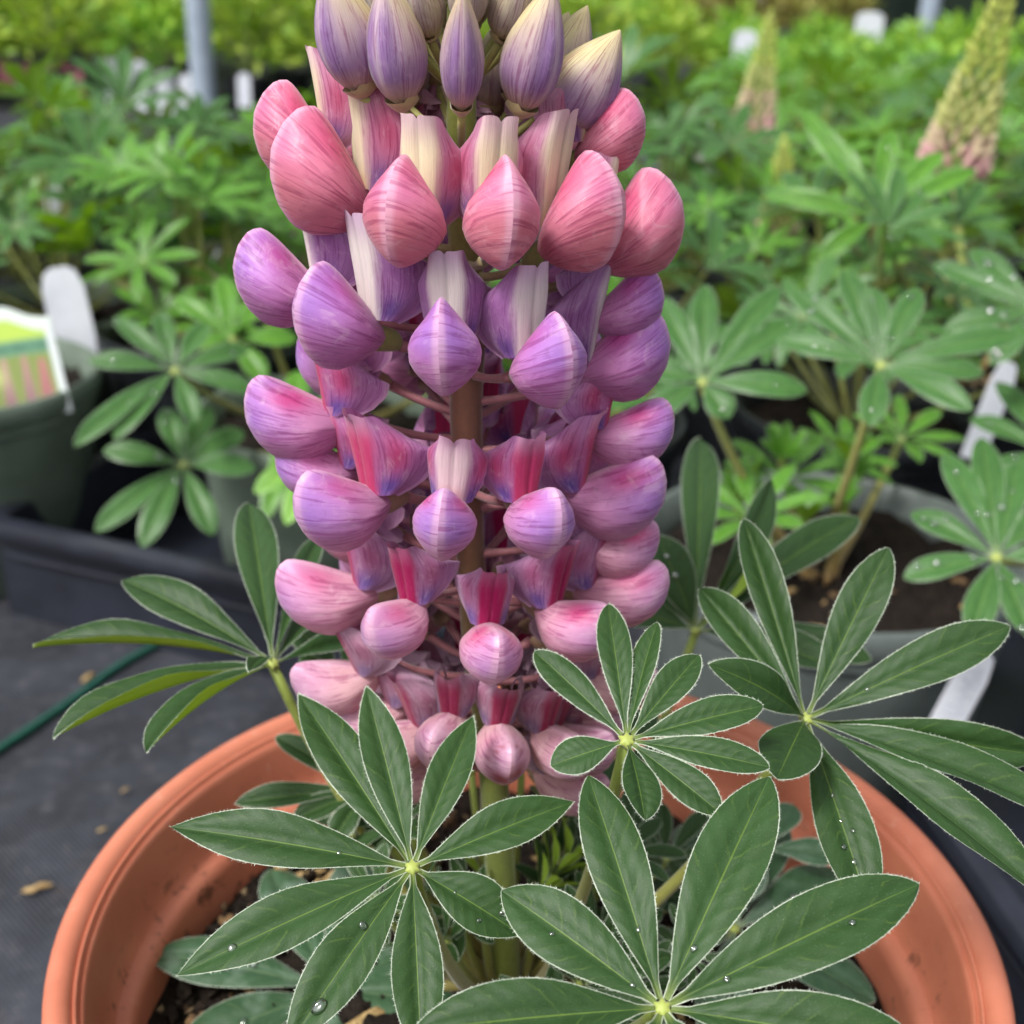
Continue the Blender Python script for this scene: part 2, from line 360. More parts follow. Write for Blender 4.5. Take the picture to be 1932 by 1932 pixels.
def pix_leaf(plant, hubpx, y, tips, up, crown, name=None, cup=.0, Lmax=None, side=0., **k):
    """hub seen at hubpx in the vertical plane Y=y; tips seen at given picture positions in the leaf's plane"""
    hub = at(*hubpx, 1, y); tc = nrm(CAM-hub)
    N = nrm(np.array([side, 0, 0])+up*np.array([0, 0, 1])+(1-up)*tc)
    T = []
    for tp in tips:
        lift = tp[2] if len(tp) > 2 else 0.
        q = plane_hit(tp[:2], hub, N)
        if lift:      # slide along the sight line, towards the camera if positive
            q = q+nrm(CAM-q)*lift
        L = np.linalg.norm(q-hub)
        if Lmax and L > Lmax: q = hub+(q-hub)*Lmax/L
        T.append(q)
    return build_leaf(plant, hub, T, N, crown, name=name, **k)

# ------------------------------------------------------------------ the terracotta pot
RIM = .17
pot = empty('plant_pot', (0, 0, 0)); tag(pot, 'large round terracotta coloured plastic pot holding the pink flower spike', 'pot')
prof_out = [(.0, .004), (.068, .004), (.071, .0), (.073, .004), (.0895, .128), (.0965, .130), (.0985, .133)]
wall = MB().lathe([(.0, .003), (.066, .003), (.0705, .0), (.0725, .004), (.0900, .128)], 96)
wall.lathe([(.0888, .1500), (.0868, .1497), (.0855, .1487), (.0848, .146), (.069, .010), (.0, .010)], 96)
obj('pot_wall', wall.mesh('pot_wall'), M['pot'], pot)
rim = MB().lathe([(.0900, .128), (.0960, .1285), (.0978, .1305), (.0995, .160), (.1002, .1660), (.0998, .1690), (.0985, .1703), (.0968, .1704), (.0952, .1698), (.0946, .1688), (.0943, .1684),
                  (.0940, .1688), (.0936, .1686), (.0933, .1673), (.0930, .1670), (.0927, .1673), (.0923, .1670), (.0920, .1655), (.0916, .1640), (.0905, .156), (.0897, .1515), (.0888, .1500)], 128)
obj('rim', rim.mesh('rim'), M['pot'], pot)
SOIL = .1425
# soil surface with crumbs
n = 46; rr = np.linspace(0, .0842, n); th = np.linspace(0, 2*np.pi, 90, endpoint=False)
RR, TT = np.meshgrid(rr, th, indexing='ij')
zz = SOIL+.0025*np.sin(RR*190+3*np.sin(TT*2))*np.cos(TT*3+RR*80)+rng.normal(0, .0007, RR.shape)-.004*(RR/.084)**4
sm = MB().grid(np.stack([RR*np.cos(TT), RR*np.sin(TT), zz], -1), close_u=True)
so_ = obj('potting_soil', sm.mesh('potting_soil'), M['soil']); tag(so_, 'dark moist potting soil filling the terracotta pot', 'soil', kind='stuff')
cb = MB()
for k in range(2600):
    a = rng.uniform(0, 6.283); q = math.sqrt(rng.uniform(0, 1))*.0825; s_ = rng.uniform(.0005, .0019)*(1 if rng.uniform() < .9 else 1.6)
    c0 = np.array([q*math.cos(a), q*math.sin(a), SOIL+rng.uniform(-.001, .0022)-.004*(q/.084)**4])
    v = np.array([(1, 0, 0), (-1, 0, 0), (0, 1, 0), (0, -1, 0), (0, 0, 1), (0, 0, -1)])*s_*rng.uniform(.5, 1.3, (6, 1)); 
    g = rng.choice([0, 0, 0, 0, 0, 0, 1, 2]); cc = lin(['#1f1712', '#4a3826', '#6a5a44'][g])*rng.uniform(.6, 1.2)
    cb.add(v@np.linalg.qr(rng.normal(size=(3, 3)))[0]+c0, [(0, 2, 4), (2, 1, 4), (1, 3, 4), (3, 0, 4), (2, 0, 5), (1, 2, 5), (3, 1, 5), (0, 3, 5)], col=cc)
cbo = obj('soil_crumbs', cb.mesh('soil_crumbs', False), M['crumb']); tag(cbo, 'loose peat crumbs scattered over the soil in the terracotta pot', 'soil', kind='stuff')
def chip_mesh(L, W, H):
    n_ = 7; P = []
    for i, t in enumerate(np.linspace(-1, 1, n_)):
        e = 1-.75*abs(t)**4; j = rng.normal(0, .08, 2)
        ring = [(t*L/2+rng.normal(0, L*.03), sy*W/2*e*rng.uniform(.7, 1.1)+j[0]*W, sz*H/2*e*rng.uniform(.7, 1.1)+j[1]*H+L*.06*(1-t*t)) for sy, sz in ((-1, -1), (1, -1), (1, .2), (.4, 1), (-.5, 1), (-1, .2))]
        P.append(ring)
    P = np.array(P); b = MB().grid(P, close_u=True); b.f.append(tuple(range(6))[::-1]); b.f.append(tuple(range((n_-1)*6, n_*6))); b.mi += [0, 0]
    return b.mesh('bark_chip', False)
chips = [chip_mesh(rng.uniform(.007, .013), rng.uniform(.0022, .0042), rng.uniform(.0012, .0022)) for _ in range(6)]
for i, ms in enumerate(chips): ms.materials.append(M['chip'] if i % 3 else M['chip_dark'])
def chip(p, rz, tilt, ms, label, group, s=1.):
    o = obj('bark_chip', ms); o.location = p; o.rotation_euler = (rng.uniform(-.3, .3), tilt, rz); o.scale = (s,)*3
    tag(o, label, 'bark chip', group)
for k in range(46):
    a = rng.uniform(0, 6.283); q = rng.uniform(.03, .078)
    if k < 16: a = rng.uniform(2.2, 3.6); q = rng.uniform(.062, .079)
    chip((q*math.cos(a), q*math.sin(a), SOIL+.0012-.004*(q/.084)**4), rng.uniform(0, 6), rng.uniform(-.4, .4), chips[k % 6], 'small tan bark chip lying on the soil inside the terracotta pot', 'bark chips in the terracotta pot')
for px, s in (((70, 1675), 1.3), ((192, 1565), .5), ((165, 1278), .8), ((235, 1490), .4)):
    p = at(*px, 2, .0028); chip(p, math.radians(55)+rng.normal(0, .3), 0, chips[1+int(s*10) % 2], 'pale bark chip lying on the black ground cloth beside the terracotta pot', 'bark chips on the ground cloth', s)

# ------------------------------------------------------------------ the lupin
CR = np.array([-.0045, .004, SOIL])
lup = empty('lupin_plant', tuple(CR)); tag(lup, 'tall pink and violet flowering lupin with silver edged leaves in the terracotta pot', 'lupin')
STEM = np.array([(-.0045, .004, SOIL-.004), (-.0065, .003, .178), (-.0085, .001, .205), (-.0125, 0, .238), (-.0140, 0, .262), (-.0148, 0, .286), (-.0143, 0, .302), (-.0158, 0, .322), (-.0160, 0, .345), (-.0166, 0, .372), (-.0172, 0, .398), (-.0174, 0, .412)])
def axis(z): return np.array([np.interp(z, STEM[:, 2], STEM[:, 0]), np.interp(z, STEM[:, 2], STEM[:, 1]), z])
zs = np.concatenate([np.linspace(STEM[0, 2], .40, 46), [.406, .411]]); sp = np.array([axis(z) for z in zs])
srad = np.interp(zs, [.13, .17, .21, .26, .30, .33, .36, .39, .411], [.0040, .0034, .0029, .0027, .0031, .0025, .0021, .0015, .0006])
scol = np.array([[np.interp(z, [.14, .2, .235, .265, .30, .318, .34], [lin(h)[c] for h in ('#8f9a4a', '#75813a', '#75603c', '#6f4838', '#744c3c', '#868244', '#96a04c')]) for c in range(3)] for z in zs])
sb = MB().tube(sp-CR, srad, 14, col=np.repeat(scol[:, None], 14, 1).reshape(-1, 3))
obj('flower_stem', sb.mesh('flower_stem'), M['stem'], lup)

OUT = np.array([(0.0, .09), (.12, .155), (.28, .215), (.5, .285), (.74, .355), (.89, .375), (.975, .29), (.995, .13), (.95, -.06), (.83, -.22), (.66, -.335), (.47, -.385), (.30, -.335), (.14, -.18), (.03, -.01)])
def outline(nph, var):
    pts = OUT.copy(); c = np.array([.52, .0])
    cl = np.concatenate([pts, pts[:1]]); 
    d = np.concatenate([[0], np.cumsum(np.linalg.norm(np.diff(cl, axis=0), axis=1))]); d /= d[-1]
    u = np.linspace(0, 1, nph+1)[:-1]
    # periodic smoothing by sampling densely then averaging
    uu = np.linspace(0, 1, 241)[:-1]; X = np.stack([np.interp(uu, d, cl[:, k]) for k in (0, 1)], -1)
    K = 3; X = sum(np.roll(X, s, 0) for s in range(-K, K+1))/(2*K+1)
    X = np.stack([np.interp(u, uu, X[:, k], period=1) for k in (0, 1)], -1)
    X[:, 1] *= var; return X, c
PAL = {  # wing base, wing outer, wing low, blotch, banner strip top, strip low, banner side, side streak, basal blotch
 1: ('#e08aa0', '#dd7a9c', '#dc8490', '#de4a80', '#eccbd2', '#f8eec8', '#cf96b6', '#c4446f', '#6f4f8c'),
 2: ('#cf86bc', '#b57acb', '#c47ab2', '#c04a98', '#dcbcd8', '#f8efe8', '#b884bc', '#96509a', '#5a3f88'),
 3: ('#d592bf', '#b884cf', '#d28cb4', '#d0478c', '#d89cc0', '#d0487a', '#be84ba', '#c02a62', '#56459a'),
 4: ('#e0a2ba', '#cf98c6', '#dd9ab6', '#d84a88', '#c0648e', '#a81058', '#b98ab4', '#a81858', '#6a55a0'),
 5: ('#e0b0b8', '#cfa0c0', '#dcaab4', '#c85c98', '#b4708f', '#a01050', '#bc98b0', '#981056', '#75608f')}
def wing_mesh(side, row, W, var, jit, stain=0.):
    nph, nr = 40, 9; X, c = outline(nph, var); r = np.concatenate([[0.], np.linspace(.14, .88, nr-3), [.94, .975, 1.0]])
    nr = len(r)
    P = c+(X[None]-c)*r[:, None, None]                               # nr,nph,2
    # seam wobble, thickness
    thick = 1.06*W*(1-r**2.1)[:, None]**(.66 if row < 3 else .60)*np.ones((1, nph))
    base = sst(-.15, .42, P[..., 0]); thick = thick*(.45+.55*base)
    lowp = sst(-.40, -.10, P[..., 1]); thick *= .72+.28*lowp
    thick *= ((.60 if row < 3 else .78)+(.40 if row < 3 else .22)*sst(.0, .48, np.hypot(P[..., 0]-.93, P[..., 1]-.36)))*(1-.22*sst(.02, .36, P[..., 1]))
    y = side*thick
    rip = .006*np.sin(np.arctan2(P[..., 1]-.1, P[..., 0]+.12)*38+jit*7)*r[:, None]*(1-r[:, None])*2
    y = y+side*rip
    V = np.stack([P[..., 0], y, P[..., 1]], -1)
    x, z = P[..., 0], P[..., 1]
    a_ = lambda i: lin(PAL[row][i])
    k1 = sst(.35, .95, x)[..., None]; col = a_(0)*(1-k1)+a_(1)*k1
    k2 = (sst(.02, -.30, z)*.75)[..., None]; col = col*(1-k2)+a_(2)*k2
    bl = np.exp(-(((x-.66-.05*jit)/.20)**2+((z-.25)/.085)**2))*(.85 if row < 5 else .35)*(.7+.5*abs(jit)); bl = np.clip(bl, 0, .9)[..., None]; col = col*(1-bl)+a_(3)*bl
    tip = np.exp(-(((x-.95)/.12)**2+((z+.05)/.16)**2))*(.5 if row in (2, 3) else .3 if row == 4 else .15); tip = tip[..., None]; col = col*(1-tip)+lin('#9a74c8')*tip
    pb_ = sst(.18, .0, x)[..., None]*.6; col = col*(1-pb_)+lin('#ecc8c0')*pb_
    ed = sst(.92, 1.0, r)[:, None, None]*.6; col = col*(1-ed)+lin('#f2c6dc')*ed
    if stain: ksn = np.clip(np.exp(-(((x-.93)/.07)**2+((z-.02-.05*side)/.10)**2))+np.exp(-(((x-.80)/.03)**2+((z-.3)/.12)**2))*.7, 0, 1)[..., None]*stain; col = col*(1-ksn)+lin('#9c2434')*ksn
    ang = np.arctan2(z-.08, x+.18)/2.2+.5; rad = np.hypot(z-.08, x+.18)
    uv = np.stack([ang, rad], -1)
    b = MB(); b.grid(V, close_u=True, uv=uv, col=col.reshape(-1, 3))
    return b
def banner_mesh(row, jit, pale=False, opn=1., rot=0.):
    nu, nv = 33, 14
    u = np.linspace(-1, 1, nu); v = np.linspace(0, 1, nv); Ug, V = np.meshgrid(u, v)
    k = .36; au = np.abs(Ug); inn = np.minimum(au/k, 1); t = np.clip((au-k)/(1-k), 0, 1)
    lean = .09 if row > 2 else .16
    fx = .30+lean*V+.05*V*V; fz = .15+(.86 if row < 3 else .72)*V
    hw = (.118+.045*np.sin(np.clip(V*1.25, 0, 1)*1.57))*opn
    dep = np.interp(V, [0, .12, .35, .55, .75, .9, 1], [.20, .42, .59, .64, .62, .55, .42])
    zb = np.interp(V, [0, .2, .5, .8, 1], [.02, .03, .01, -.02, -.05])
    x = fx-t*dep*.93-.02*np.exp(-(Ug/.045)**2)-.025*(inn**3)*(t == 0)-.025*(t > 0)
    y = np.sign(Ug)*(hw*inn*(1-.10*sst(.6, 1., V))+(t*dep*.30+.055*np.sin(np.clip(t*1.2, 0, 1)*np.pi))*(1-.85*sst(.55, 1., V)))
    z = fz+zb*t-(.05+.30*sst(.5, 1., V))*t**3
    top = sst(.88, 1., V); z = z-top*.04*np.exp(-(Ug/.05)**2)+top*.010*np.sin(Ug*13+jit*5)*(1 if row > 2 else .5)
    x = x+top*.012*np.cos(Ug*9+jit*9)+(.03*top*np.exp(-(Ug/.3)**2) if row > 2 else 0.)
    dx, dz = x-.30, z-.17; x = .30+dx*math.cos(rot)+dz*math.sin(rot); z = .17+dz*math.cos(rot)-dx*math.sin(rot)
    Vv = np.stack([x, y, z], -1)
    a_ = lambda i: lin(PAL[row][i])
    st_top = a_(4)*rng.uniform(.9, 1.1); st_low = a_(5)*rng.uniform(.9, 1.1)
    if pale: st_top, st_low = lin('#dfb2cc'), lin('#eed4d8')
    kt = sst(.62, 1.02, V)[..., None]; col = st_low*(1-kt)+st_top*kt
    if row == 3 and not pale: km = np.exp(-((V-.35)/.3)**2)[..., None]*.4; col = col*(1-km)+lin('#b8205a')*km
    if pale: km = (sst(.3, .02, V)*sst(.5, .1, au))[..., None]*.7; col = col*(1-km)+lin('#c04058')*km
    if row == 1: km = sst(.22, .0, V)[..., None]*.5; col = col*(1-km)+lin('#e0b060')*km
    side = a_(6); ks = sst(.345, .43, au+.02*np.sin(V*5))[..., None]
    streak = (np.exp(-((au-.56)/.13)**2)*np.exp(-((V-.5)/.33)**2))[..., None]*(.8 if row in (1, 3) else .55); sc_ = side*(1-streak)+a_(7)*streak
    blot = (np.exp(-((au-.52)/.17)**2)*np.exp(-((V-.1)/.16)**2))[..., None]*.95; sc_ = sc_*(1-blot)+a_(8)*blot
    col = col*(1-ks)+sc_*ks
    gl = np.exp(-(Ug/.035)**2)[..., None]*.35; col = col*(1-gl)+col*.55*gl
    ed = sst(.93, 1., au)[..., None]*.5; col = col*(1-ed)+lin('#e8c8d8')*ed
    b = MB(); b.grid(Vv, uv=np.stack([Ug*.8, V*.8+.1*t], -1), uv2=np.stack([.25+.75*ks[..., 0], ks[..., 0]], -1), col=col.reshape(-1, 3)); return b
def calyx_mesh(row):
    b = MB(); nth = 16; th = np.linspace(0, 2*np.pi, nth, endpoint=False); rings = []
    for xx, rr in ((-.16, .03), (-.13, .055), (-.07, .08), (.0, .095), (.07, .10), (.12, .095)):
        lip = .10*np.abs(np.sin(th))**3*(xx > .1)
        zz = .09-.06*sst(-.1, .2, xx)+np.sin(th)*rr*1.15
        rings.append(np.stack([xx+lip, np.cos(th)*rr*.8, zz], -1))
    g = lin('#8f9150') if row < 3 else lin('#9a7a62'); b.grid(np.array(rings), close_u=True, col=g); return b
def floret(row, P, out, pitch, L=.0175, roll=0., pale=False, yaw=0., banner=True, wings=True, zdrop=.004, stain=0.):
    out = nrm([out[0], out[1], 0]); az = math.atan2(out[1], out[0])+yaw; out = np.array([math.cos(az), math.sin(az), 0])
    up = np.array([0, 0, 1.]); xa = out*math.cos(pitch)+up*math.sin(pitch); za = up*math.cos(pitch)-out*math.sin(pitch)
    if roll: sd_ = np.cross(za, xa); za = za*math.cos(roll)+sd_*math.sin(roll)
    Fm = frame(np.zeros(3), xa, za); Fm[:3, :3] *= L
    org = np.asarray(P)-Fm[:3, :3]@np.array([.5, 0, 0]); Fm[:3, 3] = org-CR
    jit = rng.uniform(-1, 1)
    def put(mb): mb.v = [xf(Fm, v) for v in mb.v]; return mb
    cal = put(calyx_mesh(row))
    b0 = xf(Fm, [[-.15, 0, .09]])[0]+CR; s0 = axis(b0[2]-zdrop); s0 = s0+nrm(b0-s0)*.0015
    mid = (b0+s0)/2+np.array([0, 0, -.0012])
    cal.tube(bez(s0, mid, b0, 7)-CR, [.0010, .0008, .00075, .00075, .0008, .0009, .0011], 7, col=lin('#9a6268') if row > 1 else lin('#a0906a'))
    fo = obj('floret', cal.mesh('floret'), M['calyx'], lup)
    W = (.315 if row < 3 else .30)*rng.uniform(.95, 1.05)
    if wings:
        vr = rng.uniform(.96, 1.05)
        for s in (-1, 1): obj('wing_petal', put(wing_mesh(s, row, W, vr, jit, stain)).mesh('wing_petal'), M['petal'], fo)
    if banner: obj('banner_petal', put(banner_mesh(row, jit, pale, .86 if row > 3 else 1., max(pitch, 0)*.85)).mesh('banner_petal'), M['petal'], fo)
    return fo
def on_cyl(px, Rc, far=False):
    """where the sight line through px meets the upright cylinder of radius Rc about the stem"""
    d = ray(*px); z = .28
    for _ in range(6):
        A = axis(z); o = CAM[:2]-A[:2]; a = d[:2]@d[:2]; b = o@d[:2]; c = o@o-Rc*Rc; D = b*b-a*c
        t = -b/a if D < 0 else (-b+(1 if far else -1)*math.sqrt(D))/a
        P = CAM+d*t; z = P[2]
    return P, P-axis(z)
ROWS = {
 1: (.0235, 46, [(610, 345, .0195), (765, 417, .0182), (945, 420, .0182), (1095, 420, .0185), (1205, 440, .0175)]),
 2: (.0262, 32, [(532, 540, .0170), (640, 610, .0185), (840, 665, .0172), (1032, 690, .0178), (1175, 680, .0175)]),
 3: (.0268, 14, [(562, 797, .0175), (648, 963, .0190), (840, 985, .0170), (1015, 982, .0172), (1155, 942, .0185)]),
 4: (.0250, 3, [(622, 1127, .0185), (748, 1180, .0168), (926, 1226, .0168), (1080, 1183, .0172), (1167, 1122, .0175)]),
 5: (.0225, -8, [(640, 1292, .0160), (700, 1352, .0160), (836, 1393, .0155), (946, 1416, .0160), (1056, 1416, .0160)])}
for row, (Rc, pit, fl) in ROWS.items():
    for i, (x, y, L) in enumerate(fl):
        P, o = on_cyl((x, y), Rc)
        sd = abs(o[0])/math.hypot(o[0], o[1]); L *= 1+.13*sst(.55, .95, sd)
        floret(row, P, o, math.radians(pit+rng.uniform(-3, 3)), L, roll=rng.uniform(-.08, .08), pale=(row == 3 and i == 2), stain=.9 if (row == 5 and i == 3) else 0.)
# florets round the back of the spike
for row, x, y, L in ((1, 556, 262, .0165), (1, 1150, 262, .0150), (2, 1183, 584, .0150), (3, 1188, 824, .0170), (3, 600, 888, .0165), (3, 935, 770, .0140), (3, 775, 700, .0145), (4, 1165, 1035, .0160), (5, 1160, 1295, .0165)):
    P, o = on_cyl((x, y), .0255 if row in (2, 3) else .0235, far=True)
    floret(row, P, o, math.radians({1: 42, 2: 30, 3: 12, 4: 4, 5: -4}[row]), L, roll=rng.uniform(-.1, .1))
BACK = [(1, .0225, .3285, (135, 165, 195, 228)), (2, .0255, .3075, (140, 180, 215, 245)), (3, .0255, .2880, (135, 175, 215, 248)), (3, .0250, .2690, (110, 150, 200)),
        (4, .0245, .2560, (140, 185, 225, 255)), (5, .0215, .2330, (95, 130, 170, 215, 250)), (4, .0235, .2440, (120, 165, 205, 245)), (5, .0195, .2180, (60, 88, 120, 160, 200, 240, 272, 300)), (5, .0170, .2080, (70, 105, 150, 200, 250, 290))]
for row, Rc, z, azs in BACK:
    for a in azs:
        a += rng.uniform(-5, 5); t = math.radians(a); o = np.array([math.sin(t), -math.cos(t), 0])   # 0 = facing the viewer, 90 = right
        P = axis(z+rng.uniform(-.0015, .0015))+o*Rc
        floret(row, P, o, math.radians({1: 44, 2: 30, 3: 13, 4: 4, 5: -5}[row]+rng.uniform(-5, 5)), .0172, roll=rng.uniform(-.1, .1))
# buds above the open whorls
def bud(P, up, out, L, a, b, green=0.):
    """closed bud: pointed pod standing along up, its slit facing out"""
    nv, nth = 16, 28; v = np.concatenate([np.linspace(0, .92, nv-3), [.96, .985, 1.]]); th = np.linspace(0, 2*np.pi, nth, endpoint=False)
    prof = (np.sin(np.pi*np.clip(v, 0, 1)**.78))**.72*(1-.35*v**3); prof[0] = .12; prof[-1] = .02
    V, T = np.meshgrid(v, th, indexing='ij'); pr = prof[:, None]
    ang = (T+np.pi) % (2*np.pi)-np.pi                                      # 0 = outward
    g = 1-.10*np.exp(-((np.abs(ang)-.75)/.10)**2)*np.sin(np.pi*V)-.04*np.exp(-(ang/.08)**2)+.05*np.exp(-((np.abs(ang)-.95)/.12)**2)
    x = a*pr*g*np.cos(T)+.10*L*V*V-.02*L; y = b*pr*g*np.sin(T); z = L*(V-.12)
    Mx = frame(P-CR-nrm(up)*L*.38, nrm(np.cross(np.cross(up, out), up)), up)
    Pp = xf(Mx, np.stack([x, y, z], -1))
    k = sst(.45, .95, V+.12*np.cos(T*1.)*-1+.25*sst(1.2, 2.6, np.abs(ang)))[..., None]
    pur, cre = lin('#ad88b8'), lin('#e4d8a2'); col = pur*(1-k)+cre*k
    band = np.exp(-((np.abs(ang)-.42)/.26)**2)[..., None]*.45*(1-k); col = col*(1-band)+lin('#8a66b0')*band
    ln = np.exp(-((np.abs(ang)-.75)/.085)**2)[..., None]*.85*(1-.6*k); col = col*(1-ln)+lin('#6f4f90')*ln
    md = np.exp(-(ang/.10)**2)[..., None]*.6; col = col*(1-md)+lin('#e6d4dc')*md
    lo_ = sst(.26, .06, V)[..., None]*.8; col = col*(1-lo_)+lin('#d8bc94')*lo_
    eg = (np.exp(-((np.abs(ang)-1.25)/.5)**2)*sst(.15, .6, V))[..., None]*.55; col = col*(1-eg)+lin('#e0cfae')*eg
    if green: col = col*(1-green)+lin('#a9ae5c')*green
    b_ = MB(); b_.grid(Pp, close_u=True, uv=np.stack([ang/6.28*1.3, V], -1), col=col.reshape(-1, 3))
    c_ = MB(); rings = []
    tb = np.linspace(0, 2*np.pi, 14, endpoint=False)
    for q, rr in ((-.17, .14), (-.145, .30), (-.12, .42), (-.10, .50), (-.08, .56)):
        lip = .10*L*np.maximum(np.cos(tb*2+3.14), 0)**2*(q > -.09)
        rr *= .95; rings.append(xf(Mx, np.stack([a*rr*np.cos(tb)*1.06+(.10*(q+.12)**2-.02)*L, b*rr*np.sin(tb)*1.06, L*(q)+lip], -1)))
    c_.grid(np.array(rings), close_u=True, col=lin('#b9a878'))
    # narrow bract beside the bud
    b0 = xf(Mx, [[-.02*L, 0, -.16*L]])[0]+CR; s0 = axis(b0[2]-.0085); s0 = s0+nrm(b0-s0)*.001
    c_.tube(bez(s0, (b0+s0)/2+np.array([0, 0, -.0012]), b0, 6)-CR, .0007, 7, col=lin('#a8a460'))
    fo = obj('bud', c_.mesh('bud'), M['calyx'], lup); obj('bud_petal', b_.mesh('bud_petal'), M['petal'], fo)
for x, y, L, a, b, Rc, ln in ((655, 52, .0190, .0054, .0043, .0205, .20), (747, 74, .0192, .0052, .0043, .0165, .10), (872, 92, .0188, .0046, .0034, .0165, .30), (1008, 88, .0198, .0054, .0042, .0165, .22), (1105, 152, .0182, .0062, .0046, .0195, .45)):
    P, o = on_cyl((x, y), Rc); o = nrm([o[0], o[1], 0]); bud(P, nrm(np.array([0, 0, 1])+o*ln), o, L, a, b, .0)
for k in range(9):   # whorl behind
    t = math.radians(105+k*19); o = np.array([math.sin(t), -math.cos(t), 0]); bud(axis(.344+rng.uniform(-.003, .003))+o*.017, nrm(np.array([0, 0, 1])+o*.3), o, .017, .0052, .0042, .1)
for lev in range(5):  # green buds to the tip
    nb_ = 11-lev; R1 = .0125-.0021*lev; L = .0125-.0015*lev
    for k in range(nb_):
        t = 2*np.pi*(k+.5*(lev % 2)+.25)/nb_; o = np.array([math.sin(t), -math.cos(t), 0])
        bud(axis(.3535+lev*.0105+rng.uniform(-.001, .001))+o*R1, nrm(np.array([0, 0, 1])+o*(.42-.04*lev)), o, L, L*.30, L*.25, .45+.12*lev)

# ---- leaves of the lupin, (hub px, Y, tips px, tilt)
crown = CR+np.array([0, 0, .002])
def cr(dx, dy): return crown+np.array([dx, dy, 0])
pix_leaf(lup, (515, 1252), .012, [(62, 1222), (232, 1095), (470, 950, -.006), (100, 1393, .004), (276, 1420, .01), (470, 1268, .034), (606, 1010, -.02), (640, 1120, -.02), (690, 1215, -.012)], .62, cr(-.006, 0), 'A', W=.0078, fold=.75, arch=.05,
         opts={0: dict(W=.0125, fold=.85, roll=.55), 1: dict(W=.0104, fold=.4), 2: dict(W=.0098, fold=.35), 3: dict(fold=.85, roll=.6, W=.0135), 4: dict(fold=.85, roll=.6, W=.0125), 5: dict(W=.004, fold=.3)})
pix_leaf(lup, (778, 1637), -.052, [(562, 1308, -.003), (690, 1294, .004), (893, 1350), (1084, 1512), (320, 1560), (331, 1842), (535, 1985), (795, 2010), (985, 1765, -.004)], .42, cr(-.004, -.004), 'B', W=.0102, fold=.42, arch=.03, pa=1.3, pb=1.0,
         opts={0: dict(W=.0098), 1: dict(W=.0082), 2: dict(W=.0078), 3: dict(W=.0088), 6: dict(W=.0098), 7: dict(W=.009)})
pix_leaf(lup, (1250, 1902), -.080, [(946, 1680), (1110, 1462), (1452, 1465), (1735, 1668), (778, 1945, .006), (1760, 1990), (1130, 2230, .008), (1420, 2200, .008)], .36, cr(.004, -.006), 'C', W=.0108, fold=.34, arch=.03, pa=1.2, pb=.8,
         opts={0: dict(W=.0106), 1: dict(W=.0096), 2: dict(W=.0112), 3: dict(W=.0112)})
pix_leaf(lup, (1520, 1357), -.020, [(1403, 979), (1320, 1110), (1677, 1034), (1906, 1181), (1381, 1255, .022), (1466, 1470, .022), (1641, 1722, .008), (1975, 1700, .004), (2010, 1545, -.003), (1965, 1425, -.01)], .30, cr(.008, 0), 'D', W=.0088, fold=.42, arch=.03,
         opts={0: dict(fold=.8, W=.0105), 1: dict(fold=.8, W=.0110), 2: dict(fold=.25, W=.0092), 3: dict(fold=.25, W=.0096), 4: dict(W=.008, tipcurl=.2), 5: dict(W=.0105, fold=.2), 6: dict(roll=-.1, W=.0105), 7: dict(fold=.7, roll=-.5, W=.0130), 8: dict(fold=.7, roll=-.5, W=.0120), 9: dict(fold=.5, roll=.4, W=.0100)})
pix_leaf(lup, (1183, 1397), -.044, [(1008, 1229), (1147, 1140), (1240, 1174), (1319, 1236), (1440, 1332), (1452, 1448), (1362, 1537), (1217, 1548, .004), (1039, 1445)], .45, cr(.006, -.002), 'E', W=.0064, fold=.38, arch=.03,
         opts={0: dict(W=.0062, fold=.25), 8: dict(W=.0066, fold=.15), 7: dict(roll=-.4, W=.007), 4: dict(W=.0070), 2: dict(roll=-.4, W=.0055)})
pix_leaf(lup, (1312, 1190), .062, [(1322, 830, -.03), (1456, 905), (1238, 1010, .02), (1420, 1045, .012), (1622, 976), (1175, 1035), (1160, 1150), (1645, 1245), (1590, 1265, .02)], .55, cr(.01, .004), 'F', W=.0115, fold=.4, arch=.06,
         opts={2: dict(W=.011, fold=.2), 3: dict(W=.013, roll=1.9), 4: dict(W=.0115, fold=.25), 1: dict(W=.0095, roll=.7)})
pix_leaf(lup, (690, 1492), .012, [(520, 1390), (444, 1516), (552, 1548), (628, 1590), (720, 1600, -.01)], .5, cr(-.004, .002), 'G', W=.0068, fold=.5, arch=.04)
pix_leaf(lup, (625, 1870), .002, [(282, 1800), (330, 1990), (510, 1640), (690, 1600), (760, 1800), (700, 2010), (860, 1900)], .8, cr(-.006, .0), 'H', W=.0135, fold=.16, arch=.04, mat='leaf_old')
pix_leaf(lup, (1385, 1752), .012, [(1600, 1650), (1470, 1545), (1290, 1555), (1650, 1890), (1350, 1990), (1150, 1850), (1210, 1660)], .8, cr(.006, .0), 'I', W=.0125, fold=.2, arch=.04, mat='leaf_old')
pix_leaf(lup, (640, 1262), .03, [(570, 1235), (560, 1190), (690, 1200), (720, 1290), (600, 1330)], .7, cr(-.004, .006), 'J', W=.0085, fold=.3, arch=.04)
pix_leaf(lup, (1170, 1420), .035, [(1100, 1330), (1230, 1340), (1290, 1440), (1060, 1450), (1150, 1500)], .7, cr(.006, .006), 'K', W=.008, fold=.3, arch=.04)
pix_leaf(lup, (1440, 1600), .028, [(1330, 1530), (1500, 1520), (1580, 1620), (1400, 1700)], .7, cr(.008, .006), 'N', W=.008, fold=.3, arch=.04, mat='leaf_old')
